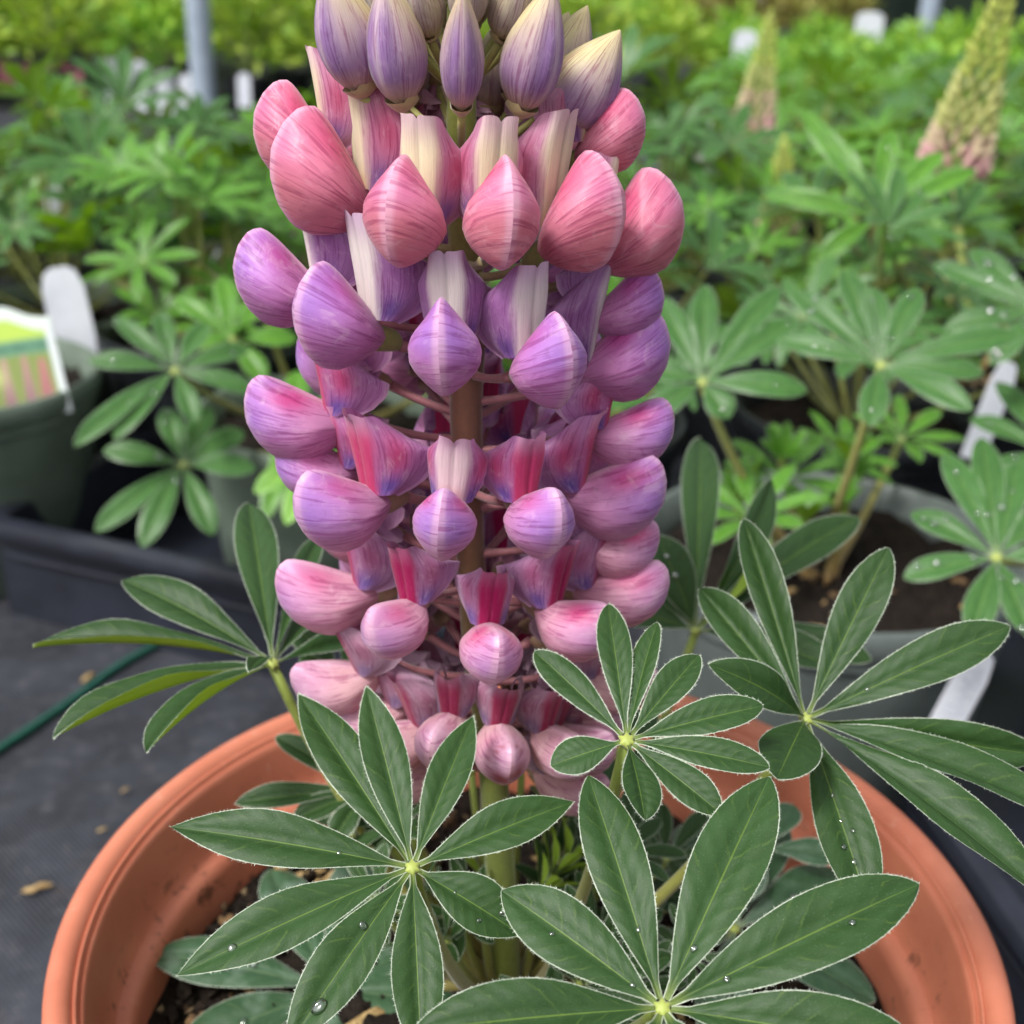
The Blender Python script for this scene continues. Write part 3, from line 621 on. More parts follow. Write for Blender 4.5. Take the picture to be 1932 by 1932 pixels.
# young shoots crowding the crown
for k in range(13):
    a = rng.uniform(0, 6.283); q = rng.uniform(.006, .02); hub = CR+np.array([q*math.cos(a), q*math.sin(a), rng.uniform(.012, .036)])
    N = nrm([math.cos(a)*.7, math.sin(a)*.7, 1]); tips = []
    a_ = nrm(np.cross(N, [0, .3, 1])); b_ = np.cross(N, a_)
    for j in range(7): th = j*.9; tips.append(hub+(math.cos(th)*a_+math.sin(th)*b_)*rng.uniform(.007, .012)+N*.011)
    build_leaf(lup, hub, tips, N, crown+np.array([math.cos(a), math.sin(a), 0])*.004, W=.0034, fold=.6, hairs=False, r=.0009)

for k in range(20):
    a = rng.uniform(0, 6.283); q = rng.uniform(.012, .042); hub = CR+np.array([q*math.cos(a), q*math.sin(a)+.006, rng.uniform(.016, .045)])
    if hub[1] < -.02: hub[2] -= .012
    N = nrm([math.cos(a)*.5+rng.normal(0, .2), math.sin(a)*.5-.2, 1]); a_ = nrm(np.cross(N, [0, .3, 1])); b_ = np.cross(N, a_); l0 = rng.uniform(.011, .019)
    build_leaf(lup, hub, [hub+nrm(math.cos(t)*a_+math.sin(t)*b_+N*.4)*l0*rng.uniform(.85, 1.1) for t in np.arange(8)*.785+rng.uniform(0, 1)], N, crown+np.array([math.cos(a), math.sin(a), 0])*.005, W=l0*.30, fold=.5, hairs=False, r=.0008)
# ------------------------------------------------------------------ water drops
dm = MB(); prof = [(.0, -.12), (.5, -.12), (.86, -.02), (1., .15), (.96, .38), (.78, .6), (.48, .74), (.0, .80)]
dm.lathe(prof, 16); dmesh = dm.mesh('water_drop'); dmesh.materials.append(M['water'])
DROPL = {'B': 'star shaped leaf below the flower spike', 'C': 'broad dark leaf at the front of the pot', 'D': 'leaf hanging over the right pot rim', 'F': 'leaf behind the flower spike', 'H': 'dull old leaf near the soil', 'I': 'dull old leaf near the soil'}
def drop(key, leafl, ti, si, s, label, group):
    hub, N, gl = LEAVES[key]; P = gl[leafl]; p = P[ti, si]; e1 = P[min(ti+1, len(P)-1), si]-P[ti-1, si]; e2 = P[ti, min(si+1, P.shape[1]-1)]-P[ti, max(si-1, 0)]
    nn = nrm(np.cross(e2, e1)); nn = nn if nn@N > 0 else -nn
    o = obj('water_drop', dmesh); o.location = p; o.rotation_mode = 'QUATERNION'; o.rotation_quaternion = Vector(nn).to_track_quat('Z', 'Y'); o.scale = (s, s*rng.uniform(.8, 1.2), s)
    tag(o, label, 'water drop', group)
for key, li, ti, si, s in (('B', 5, 11, 4, .00075), ('B', 4, 4, 4, .0004), ('B', 6, 5, 5, .0006), ('B', 6, 11, 3, .0012), ('B', 8, 5, 4, .0003), ('B', 8, 9, 6, .0004), ('B', 8, 11, 3, .0004),
        ('C', 0, 2, 4, .0005), ('C', 2, 3, 5, .00055), ('C', 3, 3, 5, .0006), ('C', 1, 4, 4, .0004), ('C', 3, 10, 5, .0006), ('C', 0, 9, 3, .0004),
        ('D', 6, 6, 4, .0004), ('D', 6, 8, 4, .0004), ('D', 6, 10, 5, .0006), ('D', 6, 11, 4, .0006), ('D', 6, 9, 3, .0005), ('D', 3, 4, 4, .0005),
        ('F', 2, 8, 4, .0012), ('F', 2, 11, 4, .0009), ('H', 0, 8, 3, .0012), ('H', 0, 6, 5, .001), ('H', 1, 8, 4, .001), ('H', 2, 9, 4, .0011), ('I', 0, 7, 4, .001), ('I', 3, 8, 4, .001)):
    drop(key, li, ti, si, s, 'clear water drop on the '+DROPL[key], 'water drops on the potted lupin')

# ------------------------------------------------------------------ nursery pots, trays
def make_pot_meshes(r, h, mat):
    wl = MB().lathe([(0, .002), (r*.72, .002), (r*.74, 0), (r*.78, .004), (r*.93, h*.84), (r*.955, h*.85), (r*.955, h*.90)], 40)
    wl.lathe([(r*.90, h*.9), (r*.74, .008), (0, .008)], 40)
    rm = MB().lathe([(r*.955, h*.90), (r*.985, h*.905), (r, h*.93), (r, h*.985), (r*.985, h), (r*.955, h), (r*.935, h*.985), (r*.90, h*.9)], 40)
    a = np.linspace(0, 2*np.pi, 60, endpoint=False); q = np.linspace(0, r*.9, 24); Q, A = np.meshgrid(q, a, indexing='ij')
    sl_ = MB().grid(np.stack([Q*np.cos(A), Q*np.sin(A), h*.86+rng.normal(0, .0026, Q.shape)], -1), close_u=True)
    ms = [wl.mesh('pot_wall'), rm.mesh('rim'), sl_.mesh('soil_surface')]
    ms[0].materials.append(M[mat]); ms[1].materials.append(M[mat]); ms[2].materials.append(M['soil'])
    return ms
POTS = {k: make_pot_meshes(*v) for k, v in dict(black=(.074, .118, 'pot_black'), green=(.074, .118, 'pot_green'), big=(.087, .125, 'pot_green'), grey=(.086, .125, 'pot_grey'), far=(.06, .09, 'pot_black')).items()}
def nursery_pot(kind, x, y, label, group=None, z=0, soil=True):
    p = empty('nursery_pot', (x, y, z)); tag(p, label, 'pot', group)
    for ms, nm in zip(POTS[kind], ('pot_wall', 'rim', 'soil_surface')):
        if nm != 'soil_surface' or soil: obj(nm, ms, None, p)
    return p
def tray(x, y, ang, L, W, H, label, z=0.):
    t = empty('carrier_tray', (x, y, z)); t.rotation_euler = (0, 0, ang); tag(t, label, 'tray')
    fl = MB().box((.004, .004, .001), (L-.004, W-.004, .004)); obj('tray_floor', fl.mesh('tray_floor', False), M['tray'], t)
    for lo, hi in (((0, 0, 0), (L, .003, H-.002)), ((0, W-.003, 0), (L, W, H-.002)), ((0, .003, 0), (.003, W-.003, H-.002)), ((L-.003, .003, 0), (L, W-.003, H-.002))):
        obj('tray_wall', MB().box(lo, hi).mesh('tray_wall', False), M['tray'], t)
    # rolled rim and a stacking ledge, swept round the rectangle
    def sweep(prof, nm):
        b = MB(); rc = .012; path = []
        for cx, cy, a0 in ((L-rc, W-rc, 0), (rc, W-rc, 90), (rc, rc, 180), (L-rc, rc, 270)):
            for k in range(5): a = math.radians(a0+k*22.5); path.append((cx, cy, math.cos(a), math.sin(a), rc))
        P = np.array([[(cx+ca*(rc+o), cy+sa*(rc+o), zz) for cx, cy, ca, sa, rc in path] for o, zz in prof])
        b.grid(P, close_u=True); obj(nm, b.mesh(nm), M['tray'], t)
    sweep([(-.0025, H-.003), (-.003, H), (0, H+.0022), (.004, H+.0025), (.0085, H+.001), (.010, H-.003), (.0092, H-.007), (.008, H-.007)], 'rim')
    sweep([(.0003, H*.70), (.0035, H*.69), (.004, H*.66), (.0005, H*.64)], 'ledge')
    return t
tray(-.300, .428, math.atan2(-.351, .936), .29, .34, .062, 'black plastic carrier tray with a rolled rim behind the terracotta pot, by the green twine')
tray(.190, .060, math.radians(8), .36, .42, .055, 'black plastic carrier tray beside the grey pot and under the overhanging lupin leaf')

# ------------------------------------------------------------------ generic lupin leaves for the plants behind
def leaf_template(rad, h, Ll, nl, mat, seed):
    global rng
    r0 = rng; rng = np.random.default_rng(seed)
    b = MB(); hub = np.array([rad, 0, h]); tilt = rng.uniform(.15, .6); N = nrm([math.sin(tilt), rng.normal(0, .15), math.cos(tilt)])
    pts = bez((0, 0, 0), (rad*.55, 0, h*.45), hub-N*.001, 7); b.tube(pts, np.linspace(.0016, .0012, 7), 5, col=lin('#8a9048'), cap=False, mi=1)
    a_ = nrm(np.cross(N, [0, 1, 0])); b_ = np.cross(N, a_); cup = rng.uniform(.05, .55)
    for i in range(nl):
        th = 2*np.pi*(i+rng.uniform(-.15, .15))/nl; l_ = Ll*rng.uniform(.75, 1.05); d = nrm(math.cos(th)*a_+math.sin(th)*b_+N*(cup+rng.normal(0, .08)))
        P, uv, ed, _ = leaflet_grid(hub, hub+d*l_, N, W=l_*rng.uniform(.24, .29), fold=rng.uniform(.2, .6), arch=rng.uniform(.02, .1), nt_=9, ns=4, gap=.001)
        b.grid(P, uv=uv, uv2=ed)
    rng = r0
    me = b.mesh('leaf'); me.materials.append(M[mat]); me.materials.append(M['petiole']); return me
TPL = {m_: [leaf_template(.02+.075*(i/11)**.8, .125-.085*(i/11)**1.3+.012*(i % 3), .038+.008*(i % 4)/3, 8+i % 3, m_, 100+i) for i in range(12)] for m_ in ('leaf_bg', 'leaf_grey')}
def generic_lupin(x, y, z, n, mat, label, group, s=1., name='lupin_plant', extra=0):
    p = empty(name, (x, y, z)); tag(p, label, 'lupin', group); a0 = rng.uniform(0, 6.283)
    for k in range(n):
        o = obj('leaf', TPL[mat][int((k+rng.uniform(0, .99))/n*12)], None, p)
        o.rotation_euler = (rng.normal(0, .08), rng.normal(0, .08), a0+k*2.4+rng.normal(0, .25)); q = s*rng.uniform(.85, 1.15); o.scale = (q, q, q*rng.uniform(.85, 1.12))
    return p
# bud mesh for spikes
bm = MB(); v = np.linspace(0, 1, 8); th = np.linspace(0, 2*np.pi, 8, endpoint=False); pr = np.sin(np.pi*v**.8)**.75*(1-.3*v); pr[-1] = .03; pr[0] = .1
def bud_mesh(c0, c1):
    b = MB(); col = (lin(c0)[None]*(1-v[:, None])+lin(c1)[None]*v[:, None])
    b.grid(np.stack([np.outer(pr, np.cos(th))*.26, np.outer(pr, np.sin(th))*.2, np.repeat(v[:, None], 8, 1)], -1), close_u=True, col=np.repeat(col[:, None], 8, 1).reshape(-1, 3))
    me = b.mesh('bud'); me.materials.append(M['bud']); return me
BUDM = [bud_mesh('#bcc85c', '#ccd670'), bud_mesh('#c4c870', '#dede9a'), bud_mesh('#dcbcaa', '#ecdcb8'), bud_mesh('#e6a4b4', '#f0cac4')]
def spike(plant, base, tip, crown_, rbase, bl=.011, levels=14, pink=.45):
    O = np.array(plant.location); base = np.asarray(base); tip = np.asarray(tip); ax = nrm(tip-base); L = np.linalg.norm(tip-base)
    pts = np.concatenate([bez(crown_, (np.asarray(crown_)+base)/2, base, 8)[:-1], [base+(tip-base)*k for k in np.linspace(0, .97, 8)]])
    st = obj('flower_spike', MB().tube(pts-O, np.linspace(.0035, .0012, len(pts)), 8, col=lin('#8f9a50')).mesh('flower_spike'), M['petiole'], plant)
    e1 = nrm(np.cross(ax, [0, 1, .2])); e2 = np.cross(ax, e1)
    for i in range(levels):
        f = i/(levels-1); n_ = int(round(10-4*f)); rr = rbase*(1-f)**.75*.62; l_ = bl*(1.15-.55*f)
        for k in range(n_):
            a = 2*np.pi*(k+.5*(i % 2)+rng.uniform(-.12, .12))/n_; o = math.cos(a)*e1+math.sin(a)*e2
            q = obj('bud', BUDM[0 if f > pink+.25 else 1 if f > pink else 2 if f > pink*.45 else 3], None, st)
            d = nrm(ax+o*(.75-.45*f+rng.normal(0, .06))); Mx = frame(base-O+ax*L*f*.93+o*rr, nrm(o-d*(o@d)), d); Mx[:3, :3] *= l_*rng.uniform(.9, 1.1)
            q.matrix_local = Matrix(Mx.tolist())
    return st

# ---- plants that can be told apart
nursery_pot('grey', .136, .290, 'grey plastic pot of the wet leaved lupin just behind the terracotta pot')
pr_ = empty('lupin_plant', (.136, .290, .107)); tag(pr_, 'wet leafy lupin without flowers in the grey pot just behind the terracotta pot', 'lupin'); c_ = np.array([.136, .290, .107])
K = dict(mat='leaf_grey', hairs=False, fold=.28, arch=.05, stalk=('#8f9a50', '#8a6a40'), r=.0016)
def cj(c, r=.008): return c+np.array([rng.uniform(-r, r), rng.uniform(-r, r), 0])
pix_leaf(pr_, (1325, 722), .27, [(1240, 560), (1330, 538), (1472, 542), (1505, 602), (1522, 738), (1375, 790), (1222, 785), (1205, 690)], .45, cj(c_), 'R1', W=.0125, **K)
pix_leaf(pr_, (1662, 690), .25, [(1490, 548), (1590, 508), (1642, 540), (1735, 545), (1925, 632), (1855, 705), (1835, 775, .01), (1640, 806, .008), (1465, 640)], .45, cj(c_), 'R2', W=.0115, **K)
K2 = dict(K, mat='leaf_bg')
for hp, yy, up in (((1480, 905), .30, .6), ((1590, 870), .34, .5), ((1700, 830), .36, .6), ((1420, 980), .26, .7)):
    hub = at(*hp, 1, yy); N = nrm([rng.normal(0, .3), -.3, 1]); a_ = nrm(np.cross(N, [0, 1, .1])); b_ = np.cross(N, a_)
    build_leaf(pr_, hub, [hub+(math.cos(t)*a_+math.sin(t)*b_)*rng.uniform(.024, .032)+N*.008 for t in np.arange(8)*.785], N, cj(c_), W=.008, **K2)
for k in range(7):   # slender young stems in the middle
    hub = c_+np.array([rng.uniform(-.045, .045), rng.uniform(-.03, .05), rng.uniform(.03, .07)]); N = nrm([rng.normal(0, .3), rng.normal(0, .3), 1]); a_ = nrm(np.cross(N, [0, 1, .1])); b_ = np.cross(N, a_)
    build_leaf(pr_, hub, [hub+(math.cos(t)*a_+math.sin(t)*b_)*.011+N*.015 for t in np.arange(7)*.9], N, cj(c_), W=.006, **K2)
# next: wet plant in a black pot at the right tray
nursery_pot('black', .335, .345, 'black pot of the droplet covered lupin standing in the right tray', z=.004)
p4 = empty('lupin_plant', (.335, .345, .106)); tag(p4, 'low grey green lupin beaded with water drops in the right tray', 'lupin'); c4 = np.array([.335, .345, .106])
pix_leaf(p4, (1880, 1052), .17, [(1718, 968), (1782, 855), (1852, 825), (1925, 870), (1705, 1090), (1832, 1205), (1945, 1205), (2030, 1050), (2010, 940)], .55, cj(c4), 'R4', W=.0112, **K)
pix_leaf(p4, (1960, 590), .33, [(1760, 500), (1830, 470), (1780, 620), (1870, 690), (1960, 420), (2060, 480), (2080, 650), (1990, 740)], .5, cj(c4), 'R5', W=.012, **K)
pix_leaf(p4, (1990, 860), .30, [(1830, 790), (1880, 720), (1990, 710), (2090, 790), (2090, 920), (1960, 980), (1850, 900)], .6, cj(c4), 'R6', W=.012, **K)
# bright green plant behind, with the tall pale spike
nursery_pot('black', .31, .60, 'black pot of the lupin with the tall leaning yellow green flower spike')
p3 = empty('lupin_plant', (.31, .60, .1)); tag(p3, 'bright green lupin with a tall leaning yellow green and blush flower spike', 'lupin'); c3 = np.array([.31, .60, .1])
pix_leaf(p3, (1655, 412), .48, [(1508, 205), (1560, 255), (1682, 245), (1778, 288), (1842, 322), (1440, 368), (1545, 490), (1780, 470), (1690, 490)], .38, cj(c3), 'R3', W=.0145, **dict(K2, fold=.5))
spike(p3, at(1795, 325, 1, .62), at(1915, -70, 1, .60), c3, .026, .0125, 19, .22)
for k in range(11):
    a = k*2.4; q = rng.uniform(.04, .11); hub = c3+np.array([q*math.cos(a), q*math.sin(a), rng.uniform(.04, .085)]); N = nrm([math.cos(a)*.4, math.sin(a)*.4, 1]); a_ = nrm(np.cross(N, [0, 1, .1])); b_ = np.cross(N, a_)
    build_leaf(p3, hub, [hub+(math.cos(t)*a_+math.sin(t)*b_)*rng.uniform(.034, .046)+N*.008 for t in np.arange(9)*.698], N, cj(c3), W=.0115, **K2)
# left plant in the tray
nursery_pot('green', -.115, .455, 'grey green pot standing in the black tray behind the terracotta pot', z=.004)
pl = empty('lupin_plant', (-.115, .455, .106)); tag(pl, 'grey green lupin spreading over the edge of the black tray by the green twine', 'lupin'); cl_ = np.array([-.115, .455, .106])
pix_leaf(pl, (345, 877), .36, [(195, 850), (180, 1003), (268, 1033), (402, 1010), (482, 885), (460, 815), (395, 768), (312, 770)], .45, cj(cl_), 'L1', W=.0135, **K)
pix_leaf(pl, (330, 700), .37, [(165, 682), (215, 600), (140, 842), (215, 830), (300, 590), (392, 610), (470, 660), (480, 740), (370, 800)], .5, cj(cl_), 'L2', W=.0120, **dict(K, fold=.42))
pix_leaf(pl, (440, 640), .44, [(330, 560), (420, 520), (520, 540), (560, 640), (500, 720), (340, 650)], .5, cj(cl_), 'L3', W=.0135, **K2)
pix_leaf(pl, (560, 800), .40, [(480, 740), (560, 700), (640, 760), (620, 880), (520, 900), (500, 980)], .5, cj(cl_), 'L4', W=.0135, **K2)
pix_leaf(pl, (600, 860), .34, [(540, 990), (480, 930), (530, 800), (640, 780), (690, 880), (620, 990)], .5, cj(cl_), 'L5', W=.012, **dict(K, mat='leaf_far'))
for k in range(6):
    a = k*2.4; q = rng.uniform(.03, .07); hub = cl_+np.array([q*math.cos(a)+.03, q*math.sin(a)+.03, rng.uniform(.04, .09)]); N = nrm([math.cos(a)*.4, math.sin(a)*.4, 1]); a_ = nrm(np.cross(N, [0, 1, .1])); b_ = np.cross(N, a_)
    build_leaf(pl, hub, [hub+(math.cos(t)*a_+math.sin(t)*b_)*rng.uniform(.034, .046)+N*.008 for t in np.arange(9)*.698], N, cj(cl_), W=.0115, **K2)
# left pots with the tags
nursery_pot('big', -.346, .500, 'grey green pot at the tray corner with a printed picture tag in it')
nursery_pot('green', -.345, .690, 'grey green pot with a plain white tag, behind the picture tag pot')
# pots with lupins in rows behind
HERE = [(.136, .29, .12), (.335, .345, .12), (.31, .60, .12), (-.115, .455, .13), (-.346, .50, .17), (-.345, .69, .12), (0, 0, .2), (-.22, .62, .1), (-.02, .62, .1), (-.17, .78, .1), (-.5, .62, .1)]
cnt = 0
yy = .62
for gx, gy in ((-.345, .69), (.02, .47), (.20, .50), (.45, .52), (-.02, .62), (-.22, .62), (-.50, .62), (.60, .40), (-.17, .78)):
    generic_lupin(gx, gy, .10, 18, 'leaf_bg' if rng.uniform() < .6 else 'leaf_grey', 'dense leafy lupin close behind the pots beside the black tray', 'dense lupins close behind', s=.95)
    if gx != -.345: nursery_pot('black', gx, gy, 'black pot nearly hidden by the dense lupin close behind the tray', 'hidden pots close behind')
while yy < 2.05:
    half = .25+.50*(yy+.2); nx = int(2*half/.185)
    for i in range(nx):
        x = -half+(i+.5)*2*half/nx+rng.normal(0, .02); y = yy+rng.normal(0, .02)
        if any(math.hypot(x-a, y-b) < c for a, b, c in HERE): continue
        if x < .25 and y > 1.22: continue      # gap of bare ground cloth
        left = x < 0
        pk = 'black' if rng.uniform() < .7 else 'green'; pn = 'black' if pk == 'black' else 'grey green'; lm = 'leaf_bg' if rng.uniform() < .68 else 'leaf_grey'; ln_ = 'fresh bright green' if lm == 'leaf_bg' else 'dull grey green'
        rown = 'nearer' if y < 1.05 else 'farther'
        lab = ln_+' lupin without flowers in the '+rown+' crowded rows behind the terracotta pot'
        nursery_pot(pk, x, y, pn+' nursery pot half hidden under lupin leaves in the '+rown+' crowded rows', pn+' pots in the '+rown+' rows of lupins', soil=False)
        p = generic_lupin(x, y, .098, 21 if yy < 1.3 else 14, lm, lab, ln_+' lupins in the '+rown+' rows', s=(.74 if (x < .25 and y > .9) else .97 if yy < 1.3 else .88)*rng.uniform(.9, 1.1)); cnt += 1
    yy += .19
def spiked(px_base, px_tip, y, r, lev, pink, label, short, bl=.011):
    b = at(*px_base, 1, y); t = at(*px_tip, 1, y-.005); p = empty('lupin_plant', (b[0]-.01, y+.02, .098)); tag(p, label, 'lupin')
    nursery_pot('black', b[0]-.01, y+.02, 'black pot under the '+short, soil=False)
    spike(p, b, t, np.array(p.location), r, bl, lev, pink)
    for k in range(12):
        o = obj('leaf', TPL['leaf_bg'][k], None, p); o.rotation_euler = (rng.normal(0, .08), rng.normal(0, .08), k*2.4); o.scale = (.8,)*3
spiked((1418, 262), (1458, 10), 1.0, .024, 16, .34, 'lupin with a pale spike, yellow green above and pink below', 'lupin with the pink based spike')
spiked((1468, 440), (1480, 255), .72, .0165, 12, .0, 'lupin with a short plain yellow green spike behind the wet leaved plant', 'lupin with the short plain spike', .010)
spiked((125, 275), (102, 195), 1.25, .016, 9, .0, 'lupin with a stubby yellow green bud near the bare ground cloth', 'lupin with the stubby bud')
spiked((392, 545), (372, 508), .62, .008, 6, .0, 'lupin with a tiny yellow bud tip between the leaves above the tray', 'lupin with the tiny bud tip', .008)

# ------------------------------------------------------------------ tags
def tagcard(name, P, right, upv, w_, h_, label, mat='white', mesh=None, cat='plant tag', group=None, th=.0008):
    right = nrm(right); upv = nrm(upv); n_ = np.cross(right, upv)
    o = empty(name, tuple(P)) if mesh else None
    if not mesh:
        b = MB(); k = []
        for zz in (-th/2, th/2):
            for x, y in ((-.5, 0), (.5, 0), (.5, .8), (.38, .95), (.2, 1), (-.2, 1), (-.38, .95), (-.5, .8)): k.append(right*x*w_+upv*y*h_+n_*zz)
        b.add(k, [tuple(range(7, -1, -1)), tuple(range(8, 16))]+[(i, (i+1) % 8, 8+(i+1) % 8, 8+i) for i in range(8)])
        o = obj(name, b.mesh(name, False), M[mat]); o.location = tuple(P)
    tag(o, label, cat, group); return o
# printed picture tag
A = at(2, 795, 1, .468); B_ = at(137, 776, 1, .468); Tt = at(110, 595, 1, .476)
right = nrm(B_-A); upv = nrm((Tt-B_)-right*((Tt-B_)@right)); W_ = .056; H_ = np.linalg.norm(Tt-B_)*1.02
pt = empty('picture_tag', tuple(B_)); tag(pt, 'printed plant tag with a picture of pink lupins standing in the grey green pot', 'plant tag')
nu, nv = 61, 61; u = np.linspace(0, 1, nu); v_ = np.linspace(0, 1, nv); Ug, Vg = np.meshgrid(u, v_)
topc = .98+.16*np.exp(-((Ug-.5)/.24)**2); nrm_ = np.cross(right, upv)
card = MB()
for zz, fl in ((.0006, 1), (-.0006, -1)):
    P = (Ug[..., None]-1)*W_*right+(Vg*topc)[..., None]*H_*upv+zz*nrm_
    x, y = Ug, Vg*topc
    col = np.ones(P.shape)*lin('#d8dfe0')
    if fl == 1:
        ins = sst(.03, .05, x)*sst(.93, .91, x)*sst(.03, .05, y)*sst(0, .02, (topc-.12)-y+.0)
        arch = .86+.16*np.exp(-((x-.5)/.24)**2)
        pic = np.ones(P.shape)*lin('#8a9a58')
        for cx, wd, ca, cb_ in ((.14, .07, '#cf8f9a', '#c88a94'), (.40, .075, '#d09aa6', '#8a4a80'), (.62, .07, '#c98a98', '#8f4f88'), (.80, .085, '#d0738a', '#a8487a')):
            tp = wd*np.clip(1.15-1.25*y, .12, 1); k = (np.exp(-((x-cx-.04*(y-.3))/tp)**4)*sst(.64, .58, y+.06*np.sin(cx*40))*(.75+.25*np.sin(y*85+np.sign(x-cx)*1.5)*np.sin(x*75)))[..., None]; g = np.clip(y/.6, 0, 1)[..., None]; pic = pic*(1-k)+(lin(ca)*g+lin(cb_)*(1-g))*k
        k = (np.exp(-((x-.3)/.1)**2-((y-.45)/.1)**2)*.8)[..., None]; pic = pic*(1-k)+lin('#cdd68a')*k
        k = (.5+.5*np.sin(x*60+9*np.sin(y*22)))[..., None]*.25; pic = pic*(1-k)+lin('#5a5a40')*k
        k = sst(.63, .65, y)[..., None]; pic = pic*(1-k)+lin('#6f9a7c')*k
        k = (sst(.66, .67, y)*sst(.76, .75, y))[..., None]*(.6+.4*np.sign(np.sin(x*70)))[..., None]*.8; pic = pic*(1-k)+lin('#3f6a58')*k
        k = sst(.78, .80, y)[..., None]; pic = pic*(1-k)+lin('#a9c660')*k
        k = (sst(.78, .84, y)*sst(arch+.0, arch-.03, y))[..., None]; pic = pic*(1-k)+lin('#b4cf5c')*k
        k = ins[..., None]; col = col*(1-k)+pic*k
        k = sst(arch-.02, arch+.01, y)[..., None]; col = col*(1-k)+lin('#d8e2dc')*k
    card.grid(P if fl == 1 else P[:, ::-1], col=col.reshape(-1, 3))
obj('printed_card', card.mesh('printed_card'), M['print'], pt)
stk = MB().box((-.03, -.0004, -.022), (-.014, .0004, .002)); so2 = obj('stake', stk.mesh('stake', False), M['white'], pt)
def stick(px, y, h, w_, label, lean=0, mat='white', group=None, down=.03):
    P = at(*px, 1, y)-np.array([0, 0, down]); return tagcard('plant_tag', P, (math.cos(lean*.4), .15, -math.sin(lean)), (math.sin(lean), .12, math.cos(lean)), w_, h+down, label, mat, group=group)
stick((150, 650), .60, .052, .028, 'plain white tag in the pot behind the picture tag', -.16, down=.02)
lb = at(1738, 1400, 1, .20)
wt = tagcard('plant_tag', lb-np.array([0, 0, .02]), (1, -.15, .03), (.30, .05, .95), .0135*1.0, .062, 'white tag with faint scribbles leaning on the grey pot beside the right tray', 'white')
sc_m = MB()
rt, uv_ = nrm([1, -.15, .03]), nrm([.30, .05, .95]); nn = np.cross(rt, uv_); nn = nn if nn[1] < 0 else -nn
for i in range(9):
    x0 = rng.uniform(-.0045, -.002); y0 = .022+.004*i; pts = [lb-np.array([0, 0, .02])-np.array(wt.location)+rt*(x0+k*.0009)+uv_*(y0+rng.normal(0, .0008))+nn*.0006 for k in range(8)]
    sc_m.tube(pts, .00014, 4, col=lin('#9aa2b0'))
obj('scribble', sc_m.mesh('scribble'), M['print'], wt)
stick((1845, 800), .42, .035, .014, 'white tag standing in the right tray behind the drop covered lupin', .25, down=.02)
for i, (px, y, h, w_, mt) in enumerate((((50, 160), 3.0, .05, .04, 'pinktag'), ((112, 165), 3.0, .06, .05, 'pinktag'), ((140, 175), 2.95, .055, .045, 'pinktag'), ((10, 150), 3.0, .05, .04, 'pinktag'))):
    stick(px, y, h, w_, 'dusky pink tag in the far row of yellow green plants near the steel post', 0, mt, 'pink tags in the far row')
for i, (px, y, h, w_) in enumerate((((218, 170), 2.95, .08, .045), ((262, 185), 2.9, .085, .05), ((312, 190), 2.9, .07, .04), ((355, 190), 2.85, .06, .045), ((460, 175), 2.6, .04, .028), ((488, 60), 4.5, .1, .06), ((1105, 60), 4.6, .12, .05), ((1640, 58), 3.2, .045, .075), ((1405, 90), 2.6, .035, .05), ((1335, 245), 1.15, .012, .022), ((95, 370), .95, .012, .022))):
    stick(px, y, h, w_, 'white tag sticking up among the plants far behind the lupin', 0, 'white', 'white tags far behind')

# ------------------------------------------------------------------ twine
P0 = at(-60, 1450, 2, .0025); P1 = at(205, 1270, 2, .0025); P2 = at(300, 1215, 2, .0025); ln = []
pts = np.concatenate([bez(P0, (P0+P1)/2+np.array([.004, 0, 0]), P1, 60), bez(P1, P1+(P1-P0)*.2, P2, 40)[1:]])
tw = empty('twine', tuple(pts[0])); tag(tw, 'braided green twine lying on the black ground cloth', 'twine')
d = np.concatenate([[0], np.cumsum(np.linalg.norm(np.diff(pts, axis=0), axis=1))]); sN = np.linspace(0, d[-1], 420); pc = np.stack([np.interp(sN, d, pts[:, k]) for k in range(3)], -1)
dirv = nrm(P1-P0); sv = np.cross([0, 0, 1], dirv)
for k in range(3):
    a = sN/.010*2*np.pi+k*2*np.pi/3; off = np.cos(a)[:, None]*sv*.0015+np.sin(a)[:, None]*np.array([0, 0, 1])*.0013
    obj('strand', MB().tube(pc+off-pts[0], .0010, 7).mesh('strand'), M['rope'], tw)

# ------------------------------------------------------------------ far plants, posts, screen
def tuft(seed, r, h, n_, lf, mat):
    g = np.random.default_rng(seed); b = MB()
    for k in range(n_):
        a = g.uniform(0, 6.283); el = g.uniform(.05, 1.5); q = g.uniform(.55, 1.0)
        p = np.array([math.cos(a)*math.cos(el)*r*q, math.sin(a)*math.cos(el)*r*q, .03+math.sin(el)*h*q*g.uniform(.7, 1.05)])
        d = nrm([math.cos(a), math.sin(a), g.uniform(-.2, 1.2)]+g.normal(0, .45, 3)); s_ = nrm(np.cross(d, g.normal(size=3))); nn = np.cross(s_, d); l_ = lf*g.uniform(.6, 1.2); w_ = l_*.22
        b.add([p, p+d*l_*.5+s_*w_-nn*w_*.2, p+d*l_, p+d*l_*.5-s_*w_-nn*w_*.2, p+d*l_*.5], [(0, 1, 4), (1, 2, 4), (0, 4, 3), (4, 2, 3)], uv=[(.5, 0), (1, .5), (.5, 1), (0, .5), (.5, .5)])
    for k in range(10):
        a = g.uniform(0, 6.283); b.tube([(0, 0, 0), (math.cos(a)*r*.4, math.sin(a)*r*.4, h*.5), (math.cos(a)*r*.75, math.sin(a)*r*.75, h*.8)], .0025, 4, cap=False, mi=1, col=lin('#7a8a48'))
    me = b.mesh('foliage', False); me.materials.append(M[mat]); me.materials.append(M['petiole']); return me
